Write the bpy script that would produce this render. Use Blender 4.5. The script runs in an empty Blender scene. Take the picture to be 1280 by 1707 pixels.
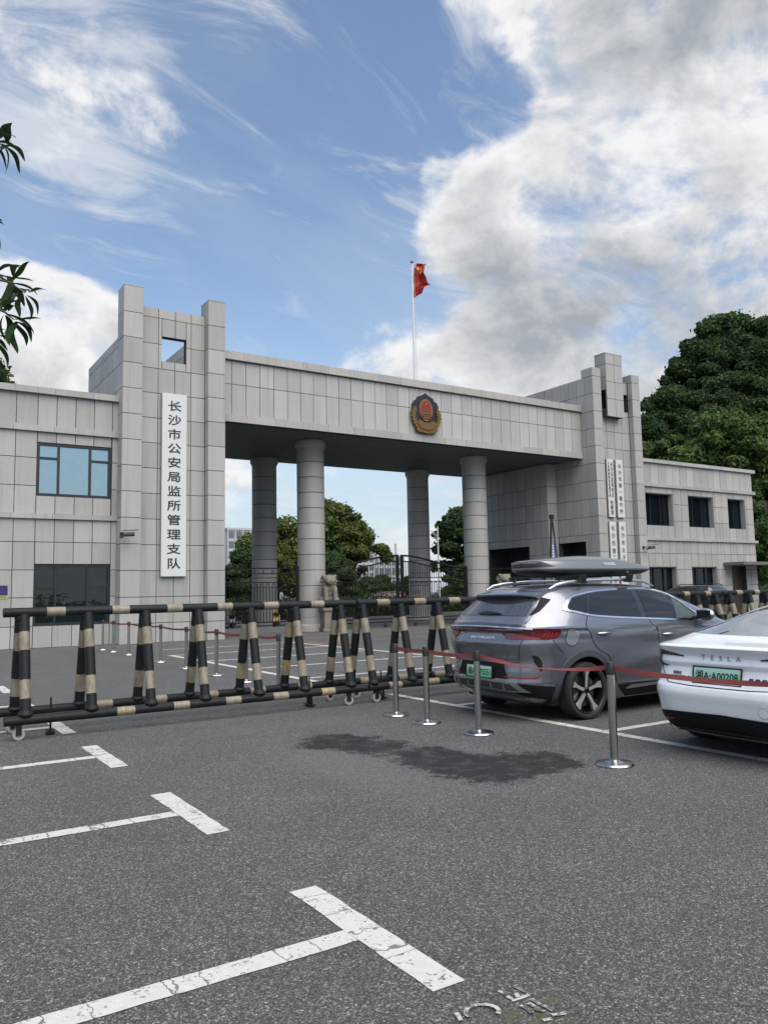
import bpy, bmesh, math, random
import numpy as np
from mathutils import Vector, Matrix

# ------------------------------------------------------------------ camera, sky, sun, exposure
scene = bpy.context.scene
col = scene.collection
R_ = math.radians
CAM_Z = 1.58
_r = Vector((0.84138293, -0.54009164, -0.01938496))
_u = Vector((-0.03854928, -0.09575434, 0.99465826))
_f = Vector((0.53906281, 0.83614121, 0.10138621))
camd = bpy.data.cameras.new('camera')
camd.sensor_fit = 'HORIZONTAL'
camd.sensor_width = 36.0
camd.lens = 36.0 * 1318.9 / 1280.0
camd.clip_start = 0.05
camd.clip_end = 3000
cam = bpy.data.objects.new('camera', camd)
col.objects.link(cam)
cam.matrix_world = Matrix(((_r.x, _u.x, -_f.x, 0), (_r.y, _u.y, -_f.y, 0), (_r.z, _u.z, -_f.z, CAM_Z), (0, 0, 0, 1)))
scene.camera = cam

SUN_AZ, SUN_EL = 182.0, 58.0          # degrees clockwise from +Y, and above the horizon
SUN_STRENGTH, SUN_ANGLE = 2.5, 74.0
SKY_STRENGTH = 0.115
EXPOSURE = 0.75
SKY_TINT = (1.02, 1.0, .97)
CLOUD_LIT, CLOUD_SHADE = (4.75, 4.75, 4.8), (2.0, 2.17, 2.38)

world = bpy.data.worlds.new('World')
scene.world = world
world.use_nodes = True
wt = world.node_tree
wt.nodes.clear()


class NG:
    """small helper to write node trees as expressions"""
    def __init__(self, tree):
        self.t = tree

    def n(self, kind, ins=None, **kw):
        nd = self.t.nodes.new(kind)
        for k, v in kw.items():
            setattr(nd, k, v)
        for k, v in (ins or {}).items():
            self.put(nd.inputs[k], v)
        return nd

    def put(self, sock, v):
        if hasattr(v, 'is_output') or isinstance(v, bpy.types.NodeSocket):
            self.t.links.new(v, sock)
        else:
            if sock.type == 'RGBA' and isinstance(v, (tuple, list)) and len(v) == 3:
                v = (*v, 1)
            sock.default_value = v

    def m(self, op, a, b=None, c=None, clamp=False):
        nd = self.t.nodes.new('ShaderNodeMath')
        nd.operation = op
        nd.use_clamp = clamp
        for i, v in enumerate((a, b, c)):
            if v is not None:
                self.put(nd.inputs[i], v)
        return nd.outputs[0]

    def vm(self, op, a, b=None, s=None):
        nd = self.t.nodes.new('ShaderNodeVectorMath')
        nd.operation = op
        self.put(nd.inputs[0], a)
        if b is not None:
            self.put(nd.inputs[1], b)
        if s is not None:
            self.put(nd.inputs['Scale'], s)
        return nd.outputs['Value'] if op in ('DOT_PRODUCT', 'LENGTH', 'DISTANCE') else nd.outputs['Vector']

    def rng(self, v, a, b, c=0.0, d=1.0, smooth=True):
        nd = self.t.nodes.new('ShaderNodeMapRange')
        nd.interpolation_type = 'SMOOTHSTEP' if smooth else 'LINEAR'
        nd.clamp = True
        for i, x in enumerate((v, a, b, c, d)):
            self.put(nd.inputs[i], x)
        return nd.outputs[0]

    def mix(self, fac, a, b, blend='MIX'):
        nd = self.t.nodes.new('ShaderNodeMix')
        nd.data_type = 'RGBA'
        nd.blend_type = blend
        self.put(nd.inputs[0], fac)
        self.put(nd.inputs[6], a)
        self.put(nd.inputs[7], b)
        return nd.outputs[2]

    def noise(self, vec, scale, detail=4, rough=0.5, dist=0.0):
        nd = self.n('ShaderNodeTexNoise', {'Scale': scale, 'Detail': detail, 'Roughness': rough, 'Distortion': dist})
        if vec is not None:
            self.put(nd.inputs['Vector'], vec)
        return nd.outputs[0]


def sky_dir(px, py):
    """direction of a point of the sky, from its place in the photograph (1280 x 1707)"""
    d = _f * 1318.9 + _r * (px - 640) - _u * (py - 853.5)
    return d.normalized()


def build_sky():
    g = NG(wt)
    sky = g.n('ShaderNodeTexSky', sky_type='NISHITA')
    sky.sun_disc = False
    sky.sun_elevation = R_(SUN_EL)
    sky.sun_rotation = R_(SUN_AZ)
    sky.altitude = 50
    sky.air_density = 1.0
    sky.dust_density = 1.2
    sky.ozone_density = 1.2
    d = g.n('ShaderNodeTexCoord').outputs['Generated']
    sep = g.n('ShaderNodeSeparateXYZ', {0: d})
    zc = g.m('MAXIMUM', sep.outputs[2], 0.0)
    den = g.m('ADD', zc, 0.30)
    q = g.vm('DIVIDE', d, g.n('ShaderNodeCombineXYZ', {0: den, 1: den, 2: den}).outputs[0])
    wv = g.n('ShaderNodeTexNoise', {'Vector': q, 'Scale': 1.3, 'Detail': 3, 'Roughness': .5})
    qw = g.vm('ADD', q, g.vm('SCALE', g.vm('SUBTRACT', wv.outputs['Color'], (.5, .5, .5)), s=.35))
    dw = g.vm('ADD', g.vm('MULTIPLY', d, (1, 1, 1.35)), g.vm('SCALE', g.vm('SUBTRACT', wv.outputs['Color'], (.5, .5, .5)), s=.10))
    n1 = g.noise(dw, 6.5, 13, 0.60, 0.1)
    n1s = g.noise(g.vm('ADD', dw, (.004, -.012, .020)), 6.5, 8, 0.58, 0.1)
    # streaky high cloud, stretched along one direction
    mp = g.n('ShaderNodeMapping', {'Vector': qw, 'Rotation': (0, 0, R_(-20)), 'Scale': (1.0, 2.6, 1.0)})
    n2 = g.noise(mp.outputs[0], 3.2, 11, 0.66, 1.2)
    # cumulus masses: (x, y, inner radius deg, outer radius deg, weight)
    blobs = [(1180, 150, 4, 11, .30), (1060, 110, 2, 8, .25), (1130, 120, 3, 13, .42), (1270, 60, 3, 12, .35), (1240, 330, 4, 14, .42), (1080, 420, 4, 13, .50), (900, 380, 3, 10, .42),
             (800, 340, 1.5, 6, .30), (700, 410, 1, 4.5, .28), (840, 20, 1.5, 5, .46), (940, 20, 1, 4, .40), (790, 0, .5, 3, .3), (1000, 580, 3, 10, .40), (1200, 620, 3, 9, .40), (860, 630, 2, 7, .34), (700, 640, 2, 6, .24), (560, 625, 1, 5, .16),
             (780, 590, 2, 7, .28), (620, 600, 2, 6, .16), (665, 275, .3, 3.4, .26), (640, 305, .3, 2.2, .2), (430, 15, 1, 4, .34), (620, 405, .3, 1.8, .25), (100, 590, 3, 7.5, .55),
             (30, 560, 3, 7, .45), (170, 560, 2, 5, .45), (400, 590, 1, 3.2, .45), (500, 565, .4, 2.4, .18), (80, 110, 2, 8, .30),
             (150, 200, 2, 7, .30), (210, 310, 1, 4.5, .14), (60, 350, .4, 2.4, .12), (170, 385, .4, 2.2, .12), (540, 900, 8, 20, .10),
             (1130, 245, .8, 3.6, -.75), (1060, 300, .3, 2, -.2), (870, 120, 2, 8, -.30), (400, 220, 8, 22, -.30), (560, 450, 4, 13, -.28), (250, 440, 3, 9, -.34),
             (960, 150, 1, 4, .10)]
    tot = None
    for (x, y, r0, r1, w) in blobs:
        c = sky_dir(x, y)
        dp = g.vm('DOT_PRODUCT', d, (c.x, c.y, c.z))
        v = g.rng(dp, math.cos(R_(r1)), math.cos(R_(r0)), 0.0, w)
        tot = v if tot is None else g.m('ADD', tot, v)
    tot = g.m('MINIMUM', g.m('MAXIMUM', tot, -0.34), 0.40)
    nc = g.m('ADD', g.m('MULTIPLY', g.m('SUBTRACT', n1, .5), 1.9), .5)
    base = g.m('ADD', nc, tot)
    cov = g.rng(base, 0.58, 0.92)
    thick = g.rng(base, 0.80, 1.25)
    wis = g.m('ADD', g.m('ADD', g.m('MULTIPLY', g.m('SUBTRACT', n2, .5), 2.4), .42), g.m('MULTIPLY', tot, 0.55))
    lw = None
    for (x, y, r1, w) in ((60, 90, 9, .14), (150, 200, 8, .16), (225, 320, 6, .18), (120, 260, 8, .08), (770, 180, 7, .10), (560, 330, 8, .06)):
        c = sky_dir(x, y)
        v = g.rng(g.vm('DOT_PRODUCT', d, (c.x, c.y, c.z)), math.cos(R_(r1)), 1.0, 0.0, w)
        lw = v if lw is None else g.m('ADD', lw, v)
    wis = g.m('ADD', wis, g.m('MINIMUM', lw, .26))
    wisp = g.m('MULTIPLY', g.rng(wis, 0.34, 1.08), 0.70)
    veil = g.m('ADD', g.m('MULTIPLY', g.rng(sep.outputs[2], 0.36, 0.02), 0.72), g.m('MULTIPLY', g.rng(g.noise(mp.outputs[0], 1.3, 8, .62, .6), .38, .75), .26), clamp=True)
    # lit and shaded cloud
    greys = [(980, 450, 1, 14, .48), (1180, 470, 1, 13, .42), (1200, 110, 1, 13, .42), (860, 440, 1, 9, .28), (1080, 60, 1, 9, .28),
             (980, 320, 1, 7, -.45), (1200, 290, 1, 8, -.65), (1100, 280, 1, 5, -.3), (1050, 200, 1, 4, -.3), (110, 600, 2, 5, .10), (780, 330, 1, 5, -.2)]
    gt = None
    for (x, y, r0, r1, w) in greys:
        c = sky_dir(x, y)
        dp = g.vm('DOT_PRODUCT', d, (c.x, c.y, c.z))
        v = g.rng(dp, math.cos(R_(r1)), math.cos(R_(r0)), 0.0, w)
        gt = v if gt is None else g.m('ADD', gt, v)
    n3 = g.noise(dw, 13, 9, 0.6, 0.2)
    relief = g.m('MULTIPLY', g.m('SUBTRACT', n1s, n1), 3.2)
    shade = g.m('ADD', g.m('ADD', g.m('MULTIPLY', thick, 0.32), relief), g.m('ADD', gt, g.m('MULTIPLY', g.m('SUBTRACT', n3, 0.5), .75)), clamp=True)
    ccol = g.mix(shade, CLOUD_LIT, CLOUD_SHADE)
    blue = g.mix(1.0, sky.outputs[0], SKY_TINT, 'MULTIPLY')
    c1 = g.mix(veil, blue, (3.0, 3.5, 3.95))
    c2 = g.mix(wisp, c1, (4.0, 4.15, 4.35))
    c3 = g.mix(cov, c2, ccol)
    bg = g.n('ShaderNodeBackground', {'Color': c3, 'Strength': SKY_STRENGTH})
    g.n('ShaderNodeOutputWorld', {'Surface': bg.outputs[0]})


build_sky()

sund = bpy.data.lights.new('sun', 'SUN')
sund.energy = SUN_STRENGTH
sund.angle = R_(SUN_ANGLE)
sund.color = (1.0, 0.94, 0.84)
sun = bpy.data.objects.new('sun', sund)
col.objects.link(sun)
_sd = Vector((math.sin(R_(SUN_AZ)) * math.cos(R_(SUN_EL)), math.cos(R_(SUN_AZ)) * math.cos(R_(SUN_EL)), math.sin(R_(SUN_EL))))
sun.rotation_euler = _sd.to_track_quat('Z', 'Y').to_euler()
sun.location = (0, 0, 60)

vs = scene.view_settings
vs.view_transform = 'Standard'
vs.look = 'None'
vs.exposure = EXPOSURE
vs.gamma = 1.0
vs.use_curve_mapping = False

random.seed(7)
rnd = random.Random(11)

# ------------------------------------------------------------------ helpers
MATS = {}


def mat(name, color=(.5, .5, .5), rough=.6, metal=0.0, coat=0.0, spec=.5, ior=1.5, build=None):
    if name in MATS:
        return MATS[name]
    m = bpy.data.materials.new(name)
    m.use_nodes = True
    t = m.node_tree
    b = t.nodes['Principled BSDF']
    b.inputs['Base Color'].default_value = (*color, 1)
    b.inputs['Roughness'].default_value = rough
    b.inputs['Metallic'].default_value = metal
    b.inputs['Coat Weight'].default_value = coat
    b.inputs['Coat Roughness'].default_value = .03
    b.inputs['Specular IOR Level'].default_value = spec
    b.inputs['IOR'].default_value = ior
    if build:
        build(NG(t), b)
    MATS[name] = m
    return m


def link(o, parent=None):
    col.objects.link(o)
    if parent is not None:
        o.parent = parent
    return o


def tag(o, label=None, cat=None, group=None, kind=None):
    if label: o['label'] = label
    if cat: o['category'] = cat
    if group: o['group'] = group
    if kind: o['kind'] = kind
    return o


def thing(name, label, cat, loc=(0, 0, 0), rz=0.0, group=None):
    o = bpy.data.objects.new(name, None)
    o.empty_display_size = .2
    o.location = loc
    o.rotation_euler = (0, 0, rz)
    link(o)
    return tag(o, label, cat, group)


def mesh(name, v, f, smooth=False, mats=None, midx=None):
    me = bpy.data.meshes.new(name)
    me.from_pydata([tuple(x) for x in v], [], f)
    if smooth:
        me.polygons.foreach_set('use_smooth', [True] * len(me.polygons))
    for m in (mats or []):
        me.materials.append(m)
    if midx is not None:
        me.polygons.foreach_set('material_index', midx)
    me.update()
    return me


def ob(name, me, m=None, parent=None, loc=(0, 0, 0), rot=(0, 0, 0), scale=None):
    o = bpy.data.objects.new(name, me)
    if m is not None and not me.materials:
        me.materials.append(m)
    o.location = loc
    o.rotation_euler = rot
    if scale: o.scale = scale
    return link(o, parent)


class MB:
    """collects shapes for one mesh"""
    def __init__(s):
        s.v = []; s.f = []; s.mi = []

    def add(s, v, f, mi=0):
        k = len(s.v)
        s.v += [tuple(p) for p in v]
        s.f += [tuple(i + k for i in q) for q in f]
        s.mi += [mi] * len(f)
        return s

    def box(s, a, b, mi=0, bev=0):
        (x0, y0, z0), (x1, y1, z1) = a, b
        if bev:
            bm = bmesh.new()
            bmesh.ops.create_cube(bm, size=1)
            for w in bm.verts:
                w.co = Vector(((x0 + x1) / 2 + w.co.x * (x1 - x0), (y0 + y1) / 2 + w.co.y * (y1 - y0), (z0 + z1) / 2 + w.co.z * (z1 - z0)))
            bmesh.ops.bevel(bm, geom=bm.edges[:], offset=bev, segments=2, affect='EDGES')
            s.bm(bm, mi)
            return s
        v = [(x0, y0, z0), (x1, y0, z0), (x1, y1, z0), (x0, y1, z0), (x0, y0, z1), (x1, y0, z1), (x1, y1, z1), (x0, y1, z1)]
        return s.add(v, [(0, 3, 2, 1), (4, 5, 6, 7), (0, 1, 5, 4), (1, 2, 6, 5), (2, 3, 7, 6), (3, 0, 4, 7)], mi)

    def bm(s, bm, mi=0):
        bm.verts.index_update()
        s.add([w.co[:] for w in bm.verts], [tuple(w.index for w in f.verts) for f in bm.faces], mi)
        bm.free()

    def tube(s, pts, r, n=10, mi=0, cap=True, mis=None):
        pts = [Vector(p) for p in pts]
        rr = r if isinstance(r, (list, tuple)) else [r] * len(pts)
        up = None
        rings = []
        for i, p in enumerate(pts):
            d = (pts[min(i + 1, len(pts) - 1)] - pts[max(i - 1, 0)]).normalized()
            if up is None:
                up = d.orthogonal().normalized()
            else:
                up = (up - d * up.dot(d))
                up = up.normalized() if up.length > 1e-6 else d.orthogonal().normalized()
            w = d.cross(up)
            rings.append([p + (up * math.cos(a) + w * math.sin(a)) * rr[i] for a in [2 * math.pi * k / n for k in range(n)]])
        k = len(s.v)
        for rg in rings:
            s.v += [tuple(x) for x in rg]
        for i in range(len(rings) - 1):
            for j in range(n):
                a, b = k + i * n + j, k + i * n + (j + 1) % n
                s.f.append((a, b, b + n, a + n))
                s.mi.append(mis[i] if mis else mi)
        if cap:
            s.f.append(tuple(k + j for j in range(n))[::-1]); s.mi.append(mis[0] if mis else mi)
            e = k + (len(rings) - 1) * n
            s.f.append(tuple(e + j for j in range(n))); s.mi.append(mis[-1] if mis else mi)
        return s

    def lathe(s, prof, n=24, axis='z', c=(0, 0, 0), mi=0, a0=0.0, a1=2 * math.pi):
        k = len(s.v)
        full = abs(a1 - a0 - 2 * math.pi) < 1e-6
        cnt = n if full else n + 1
        for (r, h) in prof:
            for j in range(cnt):
                a = a0 + (a1 - a0) * j / n
                x, y = r * math.cos(a), r * math.sin(a)
                p = (x, y, h) if axis == 'z' else ((x, h, y) if axis == 'y' else (h, x, y))
                s.v.append((p[0] + c[0], p[1] + c[1], p[2] + c[2]))
        for i in range(len(prof) - 1):
            for j in range(n):
                a = k + i * cnt + j
                b = k + i * cnt + (j + 1) % cnt
                s.f.append((a, b, b + cnt, a + cnt)); s.mi.append(mi)
        return s

    def prism(s, poly, d0, d1, plane='xz', mi=0):
        """polygon extruded along the missing axis"""
        def P(a, b, d):
            return {'xz': (a, d, b), 'yz': (d, a, b), 'xy': (a, b, d)}[plane]
        n = len(poly)
        v = [P(a, b, d0) for a, b in poly] + [P(a, b, d1) for a, b in poly]
        f = [tuple(range(n)), tuple(range(2 * n - 1, n - 1, -1))]
        f += [(i, i + n, (i + 1) % n + n, (i + 1) % n) for i in range(n)]
        return s.add(v, f, mi)

    def mesh(s, name, mats=None, smooth=False, fix=True):
        me = mesh(name, s.v, s.f, smooth, mats if isinstance(mats, (list, tuple)) else ([mats] if mats else None), s.mi)
        if fix:
            bm = bmesh.new(); bm.from_mesh(me)
            bmesh.ops.recalc_face_normals(bm, faces=bm.faces[:])
            bm.to_mesh(me); bm.free()
        if smooth:
            me.set_sharp_from_angle(angle=R_(38))
        return me

    def obj(s, name, mats, parent=None, smooth=False, loc=(0, 0, 0), rot=(0, 0, 0), fix=True):
        return ob(name, s.mesh(name, mats, smooth, fix), None, parent, loc, rot)


def copy_tree(o, parent=None):
    c = o.copy()
    link(c, None)
    c.parent = parent
    for ch in o.children:
        copy_tree(ch, c)
    return c


def text_mesh(body, size, extrude=.004, offset=0.0, line=1.0, align='CENTER', spacing=1.0):
    cu = bpy.data.curves.new('lettering', 'FONT')
    cu.body = body
    cu.size = size
    cu.extrude = extrude
    cu.offset = offset
    cu.align_x = align
    cu.align_y = 'CENTER'
    cu.space_line = line
    cu.space_character = spacing
    cu.resolution_u = 3
    o = bpy.data.objects.new('lettering_curve', cu)
    col.objects.link(o)
    dg = bpy.context.evaluated_depsgraph_get()
    me = bpy.data.meshes.new_from_object(o.evaluated_get(dg))
    me.materials.clear()
    bpy.data.objects.remove(o)
    bpy.data.curves.remove(cu)
    return me


FACE_FRONT = (R_(90), 0, 0)          # lettering that looks towards -Y
FACE_REAR = (R_(90), 0, R_(-90))     # lettering that looks towards -X
# ------------------------------------------------------------------ materials
def b_stone(scale=1.0, warm=0.0, tint=(1, 1, 1)):
    def f(g, b):
        tc = g.n('ShaderNodeTexCoord').outputs['Object']
        geo = g.n('ShaderNodeNewGeometry').outputs['Position']
        rn = g.n('ShaderNodeObjectInfo').outputs['Random']
        st = g.n('ShaderNodeMapping', {'Vector': geo, 'Scale': (9, 9, .55)}).outputs[0]
        n1 = g.noise(st, 1.0, 6, .6, .2)
        n2 = g.noise(geo, .9, 5, .6)
        n3 = g.noise(geo, 60, 3, .6)
        v = g.m('ADD', g.m('MULTIPLY', g.m('SUBTRACT', n1, .5), .28), g.m('MULTIPLY', g.m('SUBTRACT', n2, .5), .22))
        v = g.m('ADD', v, g.m('MULTIPLY', g.m('SUBTRACT', rn, .5), .18))
        v = g.m('ADD', v, g.m('MULTIPLY', g.m('SUBTRACT', n3, .5), .09))
        v = g.m('ADD', v, 1.0)
        base = g.mix(g.rng(rn, 0, 1), (.330 * tint[0], .330 * tint[1], .319 * tint[2]), (.346 * tint[0], .334 * tint[1], .316 * tint[2]))
        c = g.vm('SCALE', base, s=v)
        # rain streaks below ledges: long dark vertical wear with its own shape
        sm = g.n('ShaderNodeMapping', {'Vector': geo, 'Scale': (5.5, 5.5, .16)}).outputs[0]
        ns = g.rng(g.noise(sm, 1.0, 5, .65), .53, .74, 0, .40)
        c = g.mix(ns, c, (.175, .17, .16))
        ng = g.rng(g.noise(geo, .45, 4, .6), .60, .75, 0, .30)
        c = g.mix(ng, c, (.30, .315, .27))
        g.put(b.inputs['Base Color'], c)
        bp = g.n('ShaderNodeBump', {'Strength': .12, 'Distance': .01, 'Height': n3})
        g.put(b.inputs['Normal'], bp.outputs[0])
    return f


stone = mat('stone_cladding', rough=.62, build=b_stone())
stone_pale = mat('stone_cladding_pale', rough=.62, build=b_stone(tint=(1.06, 1.08, 1.08)))
joint = mat('joint_dark', (.045, .044, .042), .9)
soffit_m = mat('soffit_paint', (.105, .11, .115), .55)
frame_m = mat('window_frame_dark', (.012, .018, .022), .35)


def b_pane(g, b):
    geo = g.n('ShaderNodeNewGeometry').outputs['Position']
    h = g.noise(geo, 1.1, 3, .5)
    g.put(b.inputs['Normal'], g.n('ShaderNodeBump', {'Strength': .35, 'Distance': .03, 'Height': h}).outputs[0])


glass_blue = mat('coated_window_glass', (.32, .42, .455), .03, metal=.92, build=b_pane)
glass_mid = mat('half_dark_window_glass', (.008, .013, .015), .03, spec=.55, ior=1.55, build=b_pane)
glass_dark = mat('dark_window_glass', (.006, .009, .012), .04, spec=.45, ior=1.45)
interior_m = mat('dark_interior', (.03, .032, .035), .9)
ironwork = mat('black_ironwork', (.008, .009, .010), .5, spec=.2)


def b_asphalt(g, b):
    geo = g.n('ShaderNodeNewGeometry').outputs['Position']
    big = g.noise(geo, .16, 5, .6, .3)
    mid = g.noise(geo, 1.1, 6, .65, .2)
    vo = g.n('ShaderNodeTexVoronoi', {'Vector': geo, 'Scale': 150.0, 'Randomness': 1.0})
    vo2 = g.n('ShaderNodeTexVoronoi', {'Vector': geo, 'Scale': 92.0, 'Randomness': 1.0})
    fine = g.noise(geo, 210, 4, .7)
    v = g.m('ADD', .120, g.m('MULTIPLY', g.m('SUBTRACT', big, .5), .085))
    v = g.m('ADD', v, g.m('MULTIPLY', g.m('SUBTRACT', mid, .5), .055))
    cr = g.n('ShaderNodeSeparateColor', {0: vo.outputs['Color']})
    cr2 = g.n('ShaderNodeSeparateColor', {0: vo2.outputs['Color']})
    # every chip of stone has its own tone, bitumen shows dark between them
    chip = g.m('ADD', .55, g.m('MULTIPLY', g.m('POWER', cr.outputs[0], 2.2), 1.30))
    gapd = g.rng(vo.outputs['Distance'], .30, .62, 1.0, .45)
    chip2 = g.m('ADD', .80, g.m('MULTIPLY', g.m('POWER', cr2.outputs[0], 5.0), 1.5))
    v = g.m('MULTIPLY', v, g.m('MULTIPLY', g.m('MULTIPLY', chip, gapd), g.m('MULTIPLY', chip2, g.m('ADD', .45, g.m('MULTIPLY', fine, 1.1)))))
    # old oil and water stains
    wob = g.n('ShaderNodeTexNoise', {'Vector': geo, 'Scale': 2.6, 'Detail': 6, 'Roughness': .65})
    wv = g.vm('ADD', geo, g.vm('SCALE', g.vm('SUBTRACT', wob.outputs['Color'], (.5, .5, .5)), s=.75))

    def ell(cx, cy, rx, ry, rot, soft=.55):
        mp = g.n('ShaderNodeMapping', {'Vector': g.vm('SUBTRACT', wv, (cx, cy, 0)), 'Rotation': (0, 0, R_(rot)), 'Scale': (1 / rx, 1 / ry, 0)})
        return g.rng(g.vm('LENGTH', mp.outputs[0]), 1.0, 1.0 - soft)
    fld = g.m('ADD', ell(4.22, 7.50, .85, 1.0, 20, 1.0), ell(4.55, 5.75, .80, 1.35, -12, 1.0))
    fld = g.m('ADD', fld, ell(5.28, 5.55, .60, .95, 15, 1.0))
    fld = g.m('ADD', fld, g.m('MULTIPLY', ell(4.62, 6.55, .75, 1.5, 0, 1.0), .45))
    fld = g.m('MINIMUM', fld, 1.15)
    rough_ = g.m('ADD', g.m('MULTIPLY', g.m('SUBTRACT', g.noise(geo, 3.2, 10, .72), .5), 1.15), g.m('MULTIPLY', g.m('SUBTRACT', g.noise(geo, 26, 6, .7), .5), 1.0))
    st = g.m('MULTIPLY', g.rng(g.m('ADD', fld, rough_), .42, .64), g.rng(fld, .03, .22))
    st = g.m('MULTIPLY', st, g.rng(g.noise(wv, 5.5, 7, .7), .34, .52, .55, 1.0))
    st = g.m('MAXIMUM', st, g.m('MULTIPLY', ell(3.2, 21.2, .45, .16, 0, .5), .8))
    # long faint tyre tracks and patches of older surfacing
    tr1 = g.m('ABSOLUTE', g.m('SUBTRACT', g.m('FRACT', g.m('MULTIPLY', g.n('ShaderNodeSeparateXYZ', {0: wv}).outputs[0], .62)), .5))
    trk = g.m('MULTIPLY', g.rng(tr1, .30, .46), g.rng(big, .42, .62, 0, .22))
    dust = g.m('MULTIPLY', ell(3.75, 6.5, .85, 2.3, -8, .9), .30)
    dust2 = g.m('MULTIPLY', ell(4.2, 8.9, 2.2, .5, 0, .9), .22)
    dust = g.m('MAXIMUM', dust, dust2)
    base = g.n('ShaderNodeCombineXYZ', {0: v, 1: g.m('MULTIPLY', v, 1.01), 2: g.m('MULTIPLY', v, .985)}).outputs[0]
    c = g.mix(g.m('MULTIPLY', dust, g.m('SUBTRACT', 1.0, st)), base, (.125, .122, .115))
    c = g.mix(trk, c, (.045, .045, .046))
    c = g.vm('SCALE', c, s=g.m('SUBTRACT', 1.0, g.m('MULTIPLY', st, .92)))
    # moss round the worn stencil
    moss = g.m('MULTIPLY', ell(2.12, 2.36, .30, .22, 20, .8), g.rng(g.noise(geo, 14, 5, .7), .42, .62))
    c = g.mix(g.m('MULTIPLY', moss, .8), c, (.075, .07, .032))
    g.put(b.inputs['Base Color'], c)
    g.put(b.inputs['Roughness'], g.m('SUBTRACT', .86, g.m('MULTIPLY', st, .22)))
    h = g.m('ADD', g.m('MULTIPLY', vo.outputs['Distance'], -.5), g.m('MULTIPLY', fine, .6))
    g.put(b.inputs['Normal'], g.n('ShaderNodeBump', {'Strength': .55, 'Distance': .006, 'Height': h}).outputs[0])


asphalt = mat('asphalt', rough=.86, build=b_asphalt)


def b_paint(colr, wear=.5, stretch=(1, 1, 1)):
    def f(g, b):
        geo = g.n('ShaderNodeNewGeometry').outputs['Position']
        n = g.noise(geo, 6, 7, .7)
        n2 = g.noise(geo, 45, 5, .7)
        # cracks that run across the line
        vo = g.n('ShaderNodeTexVoronoi', {'Vector': g.vm('MULTIPLY', g.vm('ADD', geo, g.vm('SCALE', g.n('ShaderNodeTexNoise', {'Vector': geo, 'Scale': 16.0, 'Detail': 4}).outputs['Color'], s=.07)), stretch), 'Scale': 2.6}, feature='DISTANCE_TO_EDGE')
        crack = g.rng(vo.outputs['Distance'], .014, .005)
        w = g.m('MAXIMUM', g.rng(g.m('ADD', g.m('MULTIPLY', n, .5), g.m('MULTIPLY', n2, .6)), 1 - wear * .62, 1 - wear * .5), g.m('MULTIPLY', crack, .85))
        t = g.m('ADD', .80, g.m('MULTIPLY', g.noise(geo, 18, 5, .7), .4))
        c = g.mix(w, g.vm('SCALE', colr, s=t), (.085, .085, .083))
        g.put(b.inputs['Base Color'], c)
        g.put(b.inputs['Normal'], g.n('ShaderNodeBump', {'Strength': .5, 'Distance': .004, 'Height': g.m('SUBTRACT', n2, g.m('MULTIPLY', crack, 2))}).outputs[0])
    return f


line_white = mat('road_paint_white_along_x', rough=.75, build=b_paint((.49, .49, .465), .66, (1.5, .12, 1)))
line_white_y = mat('road_paint_white_along_y', rough=.75, build=b_paint((.49, .49, .465), .66, (.12, 1.5, 1)))
line_yellow = mat('road_paint_yellow', rough=.75, build=b_paint((.36, .31, .10), .85))
line_red = mat('road_paint_red', rough=.75, build=b_paint((.20, .075, .07), .80))
line_worn = mat('road_paint_flaked', rough=.75, build=b_paint((.44, .44, .39), .80))


def b_leaf(c0, c1):
    def f(g, b):
        geo = g.n('ShaderNodeNewGeometry')
        rn = g.n('ShaderNodeObjectInfo').outputs['Random']
        n = g.noise(geo.outputs['Position'], .55, 3, .6)
        ri = geo.outputs['Random Per Island']
        k = g.m('ADD', g.m('MULTIPLY', ri, .55), g.m('ADD', g.m('MULTIPLY', g.m('SUBTRACT', n, .5), 1.4), g.m('MULTIPLY', g.m('SUBTRACT', rn, .5), .5)), clamp=True)
        c = g.mix(k, c0, c1)
        g.put(b.inputs['Base Color'], c)
        b.inputs['Specular IOR Level'].default_value = .12
        b.inputs['Roughness'].default_value = .65
        tr = g.n('ShaderNodeBsdfTranslucent', {'Color': g.vm('SCALE', c, s=1.1)})
        mx = g.n('ShaderNodeMixShader', {0: .28, 1: b.outputs[0], 2: tr.outputs[0]})
        out = [x for x in g.t.nodes if x.type == 'OUTPUT_MATERIAL'][0]
        g.t.links.new(mx.outputs[0], out.inputs[0])
    return f


leaf_dark = mat('foliage_dark', rough=.5, build=b_leaf((.027, .052, .020), (.092, .140, .050)))
leaf_mid = mat('foliage_mid', rough=.5, build=b_leaf((.042, .078, .026), (.125, .180, .056)))
leaf_olive = mat('foliage_olive', rough=.5, build=b_leaf((.058, .086, .026), (.165, .195, .062)))
bark = mat('bark', (.06, .05, .04), .9)
near_leaf = mat('near_leaf', (.020, .042, .018), .38, build=b_leaf((.016, .034, .016), (.036, .068, .026)))
white_board = mat('white_sign_board', (.56, .575, .57), .4)
letter_black = mat('lettering_black', (.008, .008, .008), .5)
letter_grey = mat('lettering_grey', (.05, .05, .05), .5)
letter_blue = mat('lettering_blue', (.03, .08, .22), .5)
gold = mat('emblem_gold', (.15, .085, .026), .5, metal=.4)
gold_br = mat('emblem_bright_gold', (.26, .15, .04), .45, metal=.4)
emb_blue = mat('emblem_navy', (.004, .006, .013), .5)
emb_red = mat('emblem_red', (.22, .018, .018), .4)
steel = mat('brushed_steel', (.46, .46, .45), .22, metal=1)
steel_dull = mat('dull_steel', (.38, .38, .37), .4, metal=.9)
black_plastic = mat('black_plastic', (.012, .012, .013), .45)
rubber = mat('rubber', (.012, .012, .012), .8)


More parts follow.
